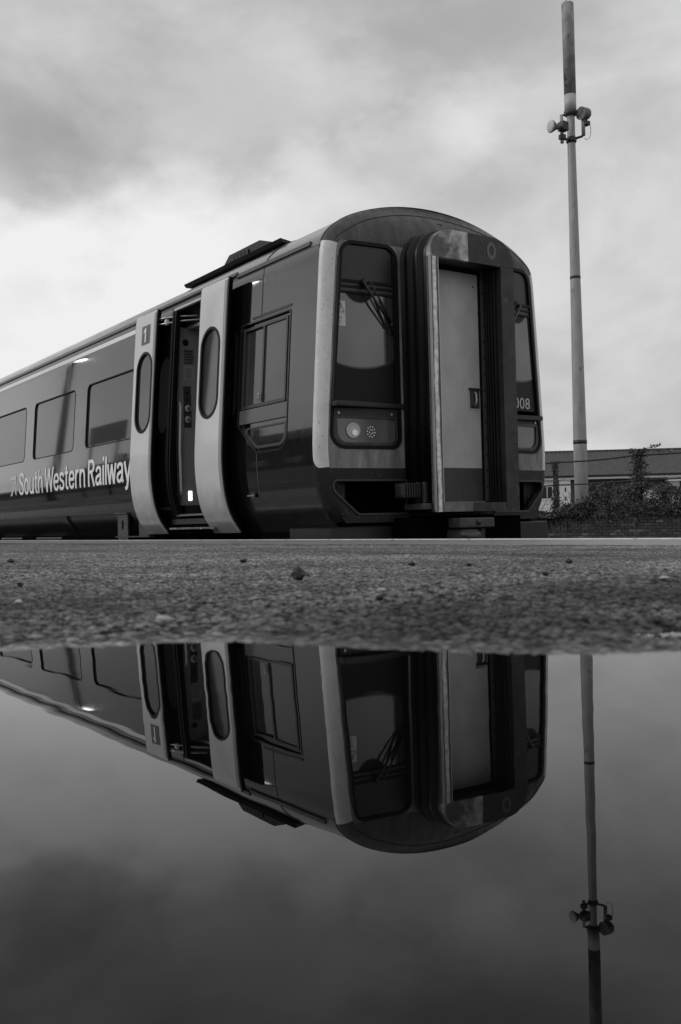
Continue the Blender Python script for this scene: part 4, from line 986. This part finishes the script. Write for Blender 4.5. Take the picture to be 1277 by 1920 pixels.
a2 = part('drum_antenna', flat(lathe)(c2, ax, [(-.08, .05), (-.06, .18), (.0, .19), (.22, .20), (.24, .205), (.24, .175), (.17, .17), (.11, .15), (.09, .0)], 28), mat('drum_shell', .12, .5, var=.2), mast)
part('feed', lathe(c2+ax*.12, ax, [(0, .12), (.05, .11), (.08, .0)], 18), mat('feed_pale', .75, .4), a2)
part('radio_unit', lathe(c2-ax*.1, -ax, [(0, .10), (.07, .09), (.09, .0)], 20), mat('drum_cap', .3, .5), a2)
part('drum_mount', box(-(c2.x)-.1, -(c2.x)+.1, c2.y-.1, c2.y+.1, 12.70, 12.84, .02), dark, mast)
part('cable', tube([mp(.60, -.05, 12.80), mp(.63, -.05, 12.55), mp(.58, -.05, 12.32), mp(.48, -.05, 12.27), mp(.40, -.1, 12.3)], .010, 6), mat('cable_pale', .4, .5), mast)

# ------------------------------------------------------------------ brick wall
YW = 19.5
bw = thing('brick_wall', 'long dark weathered brick wall topped with ivy beyond the tracks', 'wall', (-16, YW, -1.2))
mort = mat('mortar', .045, .9, var=.3, vscale=6)
bb = bmesh.new(); add_box(bb, -60, 25, YW+.012, YW+.22, -1.2, .13); part('wall_core', bm_mesh(bb), mort, bw)
bricks = [mat('brick_%s' % n_, c_, .85, var=.35, vscale=14) for n_, c_ in (('dark', .035), ('mid', .055), ('sooty', .025), ('pale', .10))]
bmb = bmesh.new(); add_box(bmb, 0, .218, 0, .10, 0, .064); bmesh.ops.bevel(bmb, geom=list(bmb.edges), offset=.006, segments=1, affect='EDGES')
bme = bm_mesh(bmb)
bms = []
for m in bricks:
    q = bme.copy(); q.materials.append(m); bms.append(q)
for r_ in range(8):
    x = -19.3+(.115 if r_ % 2 else 0)
    while x < -13.4:
        k_ = rng.choice(4, p=[.42, .3, .2, .08]); o = part('brick', bms[k_], None, bw)
        o.location = o.location+Vector((x, YW-.004*rng.random(), -.47+r_*.075)); x += .23
# rest of the courses beyond the ones that can be told apart
bb = bmesh.new()
for (xa, xb) in ((-26, -19.4), (-13.2, -6)):
    for r_ in range(8):
        x = xa+(.115 if r_ % 2 else 0)
        while x < xb: add_box(bb, x, min(x+.218, xb), YW, YW+.1, -.47+r_*.075, -.406+r_*.075); x += .23
part('brick_courses', bm_mesh(bb), bricks[0], bw, kind='stuff')

# ------------------------------------------------------------------ ivy and fence
leafm = mat('ivy_leaf', .06, .5, var=.7, vscale=5, detail=5)
def leaves(pts, size, nm, label, cat, stems=None, up=.2):
    n = len(pts); pts = np.array(pts)
    d = rng.normal(size=(n, 3)); d[:, 1] -= .7; d[:, 2] += up; d /= np.linalg.norm(d, axis=1)[:, None]
    a = np.cross(d, rng.normal(size=(n, 3))); a /= np.linalg.norm(a, axis=1)[:, None]; b = np.cross(d, a)
    s_ = (size*(.55+.9*rng.random(n)))[:, None]
    V = np.stack([pts-a*s_*.5, pts+b*s_*.38+d*s_*.08, pts+a*s_*.62, pts-b*s_*.38+d*s_*.08], 1).reshape(-1, 3)
    F = np.arange(4*n).reshape(-1, 4)
    me_ = bpy.data.meshes.new('mesh'); me_.from_pydata(V.tolist(), [], F.tolist()); me_.update()
    return me_
def blob(n, x0, x1, top, yc, yth, zb):
    out_ = []
    while len(out_) < n:
        x = rng.uniform(x0, x1); tp = top(x); z = zb+(tp-zb)*rng.random()**.75
        y = yc+rng.normal()*yth*(.55+.45*math.sin(math.pi*min(1, max(0, (z-zb)/(tp-zb)))))
        if vnoise(np.array([x*1.0+3]), np.array([z*1.0]), .22, 5)[0] < .33 and rng.random() < .75: continue
        out_.append((x, y, z))
    return out_
def htop(x):
    a = np.interp(x, [-60, -20, -18.6, -18.0, -17.3, -16.6, -15.9, -15.2, -14.2, -13, 25], [.4, .3, .2, .28, .5, .86, .80, .82, .66, .6, .6])
    return float(a)+.22*(vnoise(np.array([x]), np.array([0.]), .35, 4)[0]-.5)+.12*(vnoise(np.array([x]), np.array([3.]), .09, 6)[0]-.5)
hedge = thing('ivy_hedge', 'dense ivy spilling over the top of the brick wall', 'ivy', (-16, YW, .1))
pts = blob(24000, -20.5, -12.3, htop, YW+.02, .17, .06)
part('foliage', leaves(pts, .050, 0, 0, 0), leafm, hedge, kind='stuff')
# trailing strands over the wall face
pts = []
for k_ in range(26):
    x = rng.uniform(-19.3, -13); L_ = rng.uniform(.1, .42); x_ = x
    for t in np.arange(0, L_, .02): x_ += rng.normal()*.010; pts += [(x_+rng.normal()*.02, YW-.06+rng.normal()*.02, .12-t)]*1
part('trailing_strands', leaves(pts, .045, 0, 0, 0), leafm, hedge, kind='stuff')
bb = bmesh.new()
for k_ in range(60):
    x = rng.uniform(-20, -12.6); p0 = Vector((x, YW+.05, .05)); pp_ = [p0]
    for t in range(4): pp_.append(pp_[-1]+Vector((rng.normal()*.09, rng.normal()*.04, .17)))
    add_tube(bb, pp_, [.012, .010, .008, .005, .003], 5)
part('stems', bm_mesh(bb), mat('ivy_stem', .05, .8), hedge, kind='stuff')
bb = bmesh.new()
for k_ in range(9):
    p0 = Vector((-19.0+.14*k_, YW-.08, .15)); pp_ = [p0]
    for t in range(6): pp_.append(pp_[-1]+Vector((.05*math.sin(t+k_)+.03, -.02, -.10+.03*math.cos(t*1.3+k_))))
    add_tube(bb, pp_, .005, 4)
part('bare_tendrils', bm_mesh(bb), mat('tendril', .12, .8), hedge, kind='stuff')
postm = mat('fence_post', .05, .8)
def ivypost(x, h, wdt, n, label, bush):
    t = thing('fence_post', label, 'fence post', (x, YW+.06, .1), 'ivy-grown posts of the wire fence')
    part('post', box(-x-.05, -x+.05, YW+.01, YW+.11, -.2, h-.1, .008), postm, t)
    ps = []
    for _ in range(n):
        z = rng.uniform(.1, h); rr = wdt*(.75+.5*math.sin(z*4+x))*(1.35 if z > h-.35 and bush else 1)
        ps.append((x+rng.normal()*rr*.55, YW+.05+rng.normal()*rr*.55, z+rng.normal()*.02))
    if bush:
        for k_ in range(5):
            a = rng.uniform(-.9, .9); ln = rng.uniform(.25, .55)
            for tq in np.linspace(0, 1, 26): ps.append((x+math.sin(a)*ln*tq*1.2, YW+.03+rng.normal()*.02, h-.12+math.cos(a)*ln*.35*tq+rng.normal()*.018))
        for k_ in range(70): tq = k_/70; ps.append((x+.15+.55*tq, YW+rng.normal()*.02, h-.02+.14*tq-.05*tq*tq+rng.normal()*.02))
        for k_ in range(60): tq = k_/60; ps.append((x+.15+.85*tq, YW+rng.normal()*.02, h-.04-.06*tq+rng.normal()*.02))
    part('ivy', leaves(ps, .048, 0, 0, 0), leafm, t, kind='stuff')
    return t
ivypost(-18.23, 1.55, .12, 1600, 'left fence post wrapped in thin ivy beside the carriage end', 0)
ivypost(-15.55, 1.66, .16, 2400, 'right fence post crowned with bushy ivy shoots', 1)
ivypost(-12.9, 1.6, .1, 400, 'third ivy-grown fence post further right, past the frame edge', 0)
wirem = mat('fence_cable', .01, .6)
def sag(z, zs): 
    xs = [-24, -21, -18.23, -15.55, -12.9, -9]; out_ = []
    for a, b in zip(xs, xs[1:]):
        for t in np.linspace(0, 1, 9)[:-1]: out_.append((a+(b-a)*t, YW+.0, z-zs*4*t*(1-t)))
    out_.append((xs[-1], YW, z)); return out_
link('fence_cable', tube(sag(1.535, .035), .022, 6), wirem, label='upper dark cable strung between the ivy-grown posts', cat='cable', group='fence cables')
link('fence_cable', tube(sag(.935, .02), .019, 6), wirem, label='lower dark cable just above the ivy hedge', cat='cable', group='fence cables')

# ------------------------------------------------------------------ bungalow
HB = Vector((-29.9, 35.83, 0)); 
def HP(l, q, z): return HB+Rv*l+Fv*q+Vector((0, 0, z))
house = thing('bungalow', 'low bungalow with dark ribbed tile roof and white trim behind the wall', 'house', tuple(HP(0, 0, -1.2)))
def hbox(l0, l1, q0, q1, z0, z1):
    bb = bmesh.new(); vs_ = [bb.verts.new(HP(l, q, z)) for z in (z0, z1) for l, q in ((l0, q0), (l1, q0), (l1, q1), (l0, q1))]
    for f in ((0,3,2,1),(4,5,6,7),(0,1,5,4),(1,2,6,5),(2,3,7,6),(3,0,4,7)): bb.faces.new([vs_[i] for i in f])
    return bm_mesh(bb)
hbrick = mat('house_brick', .11, .9, var=.25, vscale=9); hwhite = mat('house_white', .8, .6, var=.06); tile = mat('roof_tile', .062, .75, var=.35, vscale=7, vstretch=(1, 1, 1))
part('wall', hbox(-9, 9, .5, 7, -1.2, 1.9), hbrick, house)
bb = bmesh.new(); nr = 90; rows = []
nrow = 12
for j in range(nrow+1):
    for s_ in ((0, 1) if 0 < j < nrow else (0,)):
        t = j/nrow; row = []
        for i in range(nr*4+1):
            l = -9.4+18.8*i/(nr*4); hgt = .030*max(0, math.cos(2*math.pi*i/4))
            row.append(bb.verts.new(HP(l, -.1+3.9*t, 1.965+1.34*t+hgt-(.02 if s_ else 0))))
        rows.append(row)
for a, b in zip(rows, rows[1:]):
    for i in range(nr*4): bb.faces.new((a[i], a[i+1], b[i+1], b[i]))
part('roof_slope', bm_mesh(bb), tile, house)
part('roof_slope', mesh_from([HP(-9.4, 3.8, 3.30), HP(9.4, 3.8, 3.30), HP(9.4, 7.7, 1.95), HP(-9.4, 7.7, 1.95)], [(0, 1, 2, 3)]), tile, house)
part('ridge', tube([HP(-9.4, 3.8, 3.31), HP(9.4, 3.8, 3.31)], .07, 8), tile, house)
part('fascia', hbox(-9.4, 9.4, -.10, -.06, 1.80, 1.93), hwhite, house); part('gutter', hbox(-9.4, 9.4, -.16, -.102, 1.90, 1.985), black, house); part('soffit', hbox(-9.4, 9.4, -.06, .5, 1.80, 1.83), hwhite, house)
def lat(px): return None
# bay with window at the left, white boarded pier, columns on the right
part('bay', hbox(-3.9, -2.55, .1, .5, -1.2, 1.80), hwhite, house)
for z in np.arange(-.9, 1.0, .16): part('board', hbox(-3.92, -2.54, .07, .1, z, z+.13), hwhite, house)
wnd = part('window', hbox(-3.3, -2.72, .055, .1, .92, 1.55), hwhite, house)
part('pane', hbox(-3.23, -3.03, .045, .055, .98, 1.50), black, wnd); part('pane', hbox(-2.98, -2.78, .045, .055, .98, 1.50), black, wnd)
pr_ = part('pier', hbox(-2.45, -1.95, -.02, .5, -1.2, 1.80), hwhite, house)
for z in (.95, 1.35): part('slot', hbox(-2.22, -2.16, -.03, -.02, z-.1, z+.1), black, pr_)
part('window', hbox(-1.5, -.2, .45, .5, .6, 1.5), black, house); part('window', hbox(1.2, 2.3, .45, .5, .7, 1.25), hwhite, house)
cl_ = part('column', hbox(2.55, 2.98, -.05, .35, -1.2, 1.70), mat('column_paint', .38, .7, var=.1), house); part('capital', hbox(2.45, 3.08, -.09, .4, 1.62, 1.78), hwhite, cl_)
cl_ = part('column', hbox(5.3, 5.7, -.05, .35, -1.2, 1.70), mat('column_paint', .38), house); part('capital', hbox(5.2, 5.8, -.09, .4, 1.62, 1.78), hwhite, cl_)
part('door', hbox(3.3, 4.2, .44, .5, -1.0, 1.3), innerd, house)

# ------------------------------------------------------------------ small things on the platform
def pebble(x, y, sx, sy, sz, seed, m, label, name='pebble', cat='stone', rot=0.):
    r_ = np.random.default_rng(seed); bb = bmesh.new(); bmesh.ops.create_icosphere(bb, subdivisions=2, radius=1)
    ph = r_.random(3)*6
    for v in bb.verts:
        c = v.co; k_ = 1+.22*math.sin(3.1*c.x+ph[0])*math.cos(2.7*c.y+ph[1])+.18*math.sin(5.3*c.z+ph[2]+2*c.x)+.05*r_.normal()
        v.co = Vector((c.x*sx, c.y*sy, c.z*sz))*k_
    me_ = bm_mesh(bb); o = link(name, me_, m, label=label, cat=cat, group='debris scattered on the asphalt')
    z = float(gmacro(np.array([x]), np.array([y]))[0]); o.location = (x, y, z+sz*.75+.0015); o.rotation_euler.z = rot
    return o
def ground_at(px, py):   # platform point under a view direction (camera 6 cm above the puddle)
    x = (px-638.5)/1862; y = -(py-960)/1862; xr = cr*x+sr*y; yr = -sr*x+cr*y
    d = cal2w(xr, math.cos(PITCH)-yr*math.sin(PITCH), math.sin(PITCH)+yr*math.cos(PITCH)); t = .3
    for _ in range(4000):
        p = d*t
        if .06+p.z <= float(gmacro(np.array([p.x]), np.array([p.y]))[0]): break
        t *= 1.002
    return p.x, p.y
stm = mat('dark_stone', .007, .6, var=.4, vscale=80); stl = mat('pale_chip', .40, .6, var=.2, vscale=80)
deb = [(560, 1089, .0085, .0085, .0070, stm, 'largest dark lump of grit lying on the asphalt below the carriage corner'),
 (457, 1056, .007, .005, .0035, stm, 'small dark crumb far back on the asphalt under the door'),
 (772, 1062, .006, .005, .003, stm, 'small dark crumb left of the gangway foot'),
 (880, 1062, .010, .005, .0025, stm, 'flat dark crumb below the gangway door'),
 (1068, 1058, .007, .006, .004, stm, 'dark pebble below the mast, near the coping'),
 (1023, 1081, .004, .004, .0025, stm, 'dark speck of grit right of centre on the asphalt'),
 (712, 1128, .003, .003, .002, stm, 'dark bead of grit in the blurred foreground'),
 (38, 1103, .004, .003, .0025, stm, 'dark grain near the left edge of the asphalt'),
 (20, 1056, .008, .006, .004, stm, 'dark crumb at the far left of the platform'),
 (1233, 1176, .0025, .002, .0018, stm, 'dark grain beside the puddle at the right'),
 (35, 1136, .008, .003, .0018, stl, 'pale flat chip at the left of the asphalt'),
 (306, 1170, .0065, .0028, .0018, stl, 'pale elongated chip near the puddle rim'),
 (716, 1112, .006, .003, .0016, stl, 'pale flake in the middle of the asphalt'),
 (1246, 1089, .005, .004, .002, stl, 'pale chip at the right of the asphalt')]
for i, (a, b, sx_, sy_, sz_, m, lb) in enumerate(deb):
    x, y = ground_at(a, b); pebble(x, y, sx_, sy_, sz_, 100+i, m, lb, 'stone_chip' if m is stl else 'pebble', 'stone', rot=-.9+.3*rng.normal())

# ------------------------------------------------------------------ behind the camera: what the paint and glass mirror
stn = thing('station_building', 'long brick station building behind the viewer across the forecourt', 'building', (-20, -26, -1.2))
sb = mat('station_brick', .07, .85, var=.3, vscale=5); sroof = mat('station_slate', .05, .6, var=.3, vscale=5)
bb = bmesh.new(); add_box(bb, -104, -30, -34, -26, -1.2, 8.6); part('wall', bm_mesh(bb), sb, stn)
def gable(x0, x1, ze, zr): return mesh_from([(x0, -25.5, ze), (x1, -25.5, ze), (x1, -30, zr), (x0, -30, zr), (x1, -34.5, ze), (x0, -34.5, ze)], [(0, 1, 2, 3), (3, 2, 4, 5), (1, 4, 2), (0, 3, 5)])
part('roof', gable(-104.5, -29.5, 8.55, 11.4), sroof, stn)
bb = bmesh.new(); add_box(bb, -29.9, 6, -33, -26.5, -1.2, 4.0); part('wing', bm_mesh(bb), sb, stn)
part('roof', gable(-29.4, 6.5, 3.95, 6.2), sroof, stn)
bb = bmesh.new(); add_box(bb, -150, -104.1, -33, -26.5, -1.2, 3.2); part('wing', bm_mesh(bb), sb, stn)
part('roof', gable(-150, -104.6, 3.15, 5.0), sroof, stn)
for x in (-97, -84, -70, -58, -44, -11):
    bb = bmesh.new(); add_box(bb, x-.5, x+.5, -30.4, -29.6, 5.9, 12.6 if x < -30 else 7.2); part('chimney', bm_mesh(bb), sb, stn)
for i in range(16):
    bb = bmesh.new(); add_box(bb, -102+4.6*i, -100.6+4.6*i, -26, -25.96, .9, 2.8); wn_ = part('window', bm_mesh(bb), hwhite, stn)
    bb = bmesh.new(); add_box(bb, -101.9+4.6*i, -100.7+4.6*i, -25.96, -25.94, 1.0, 2.7); part('pane', bm_mesh(bb), glass, wn_)
def tree(x, y, h, label):
    t = thing('tree', label, 'tree', (x, y, -1.2), 'trees behind the viewer')
    part('trunk', tube([(x, y, -1.2), (x+.1, y, h*.3), (x, y+.1, h*.6)], [.25, .18, .08], 8), mat('bark', .05, .9), t)
    ps = []
    for _ in range(1500):
        d = rng.normal(size=3); d /= np.linalg.norm(d); r_ = rng.random()**.4
        ps.append((x+d[0]*r_*h*.33, y+d[1]*r_*h*.33, h*.62+d[2]*r_*h*.38))
    part('crown', leaves(ps, .35, 0, 0, 0), leafm, t, kind='stuff')
for x, y, h, lb in ((10, -22, 8.5, 'broad tree at the near end of the station building'), (17, -14, 7, 'small tree right behind the viewer'), (26, -2, 8, 'tall tree past the platform end'), (34, 10, 7.5, 'tree ahead of the carriage beside the line'), (33, 24, 8, 'far tree in front of the carriage end'), (30, 36, 7, 'farthest tree in front of the carriage end')):
    tree(x, y, h, lb)
for x, y, lb in ((-24.5, .80, 'platform lamp post far down the platform behind the viewer'), (-15.4, 1.2, 'nearer platform lamp post behind the viewer')):
    lp = thing('lamp_post', lb, 'lamp post', (x, y, 0), 'platform lamp posts')
    part('post', tube([(x, y, -.1), (x, y, 1), (x, y, 5.1)], [.12, .11, .09], 10), dark, lp)
    part('arm', tube([(x, y, 5.05), (x+.25, y, 5.15), (x+.5, y, 5.15)], .03, 8), dark, lp)
    bb = bmesh.new(); add_box(bb, x+.3, x+.75, y-.12, y+.12, 5.06, 5.14); part('lamp_head', bm_mesh(bb), dark, lp)
    bb = bmesh.new(); add_box(bb, x+.34, x+.71, y-.09, y+.09, 5.03, 5.058); part('lamp_lens', bm_mesh(bb), mat('lamp_lens', .9, .4, emit=14), lp)
sg = thing('platform_sign', 'dark platform name board on two posts behind the viewer', 'sign', (-21.4, .8, 0))
bb = bmesh.new(); add_box(bb, -22.42, -20.33, .77, .83, 2.58, 3.0); part('board', bm_mesh(bb), mat('sign_dark', .02, .4), sg)
for x in (-22.2, -20.6): part('post', tube([(x, .8, -.05), (x, .8, 2.6)], .04, 8), dark, sg)
#BACK_END
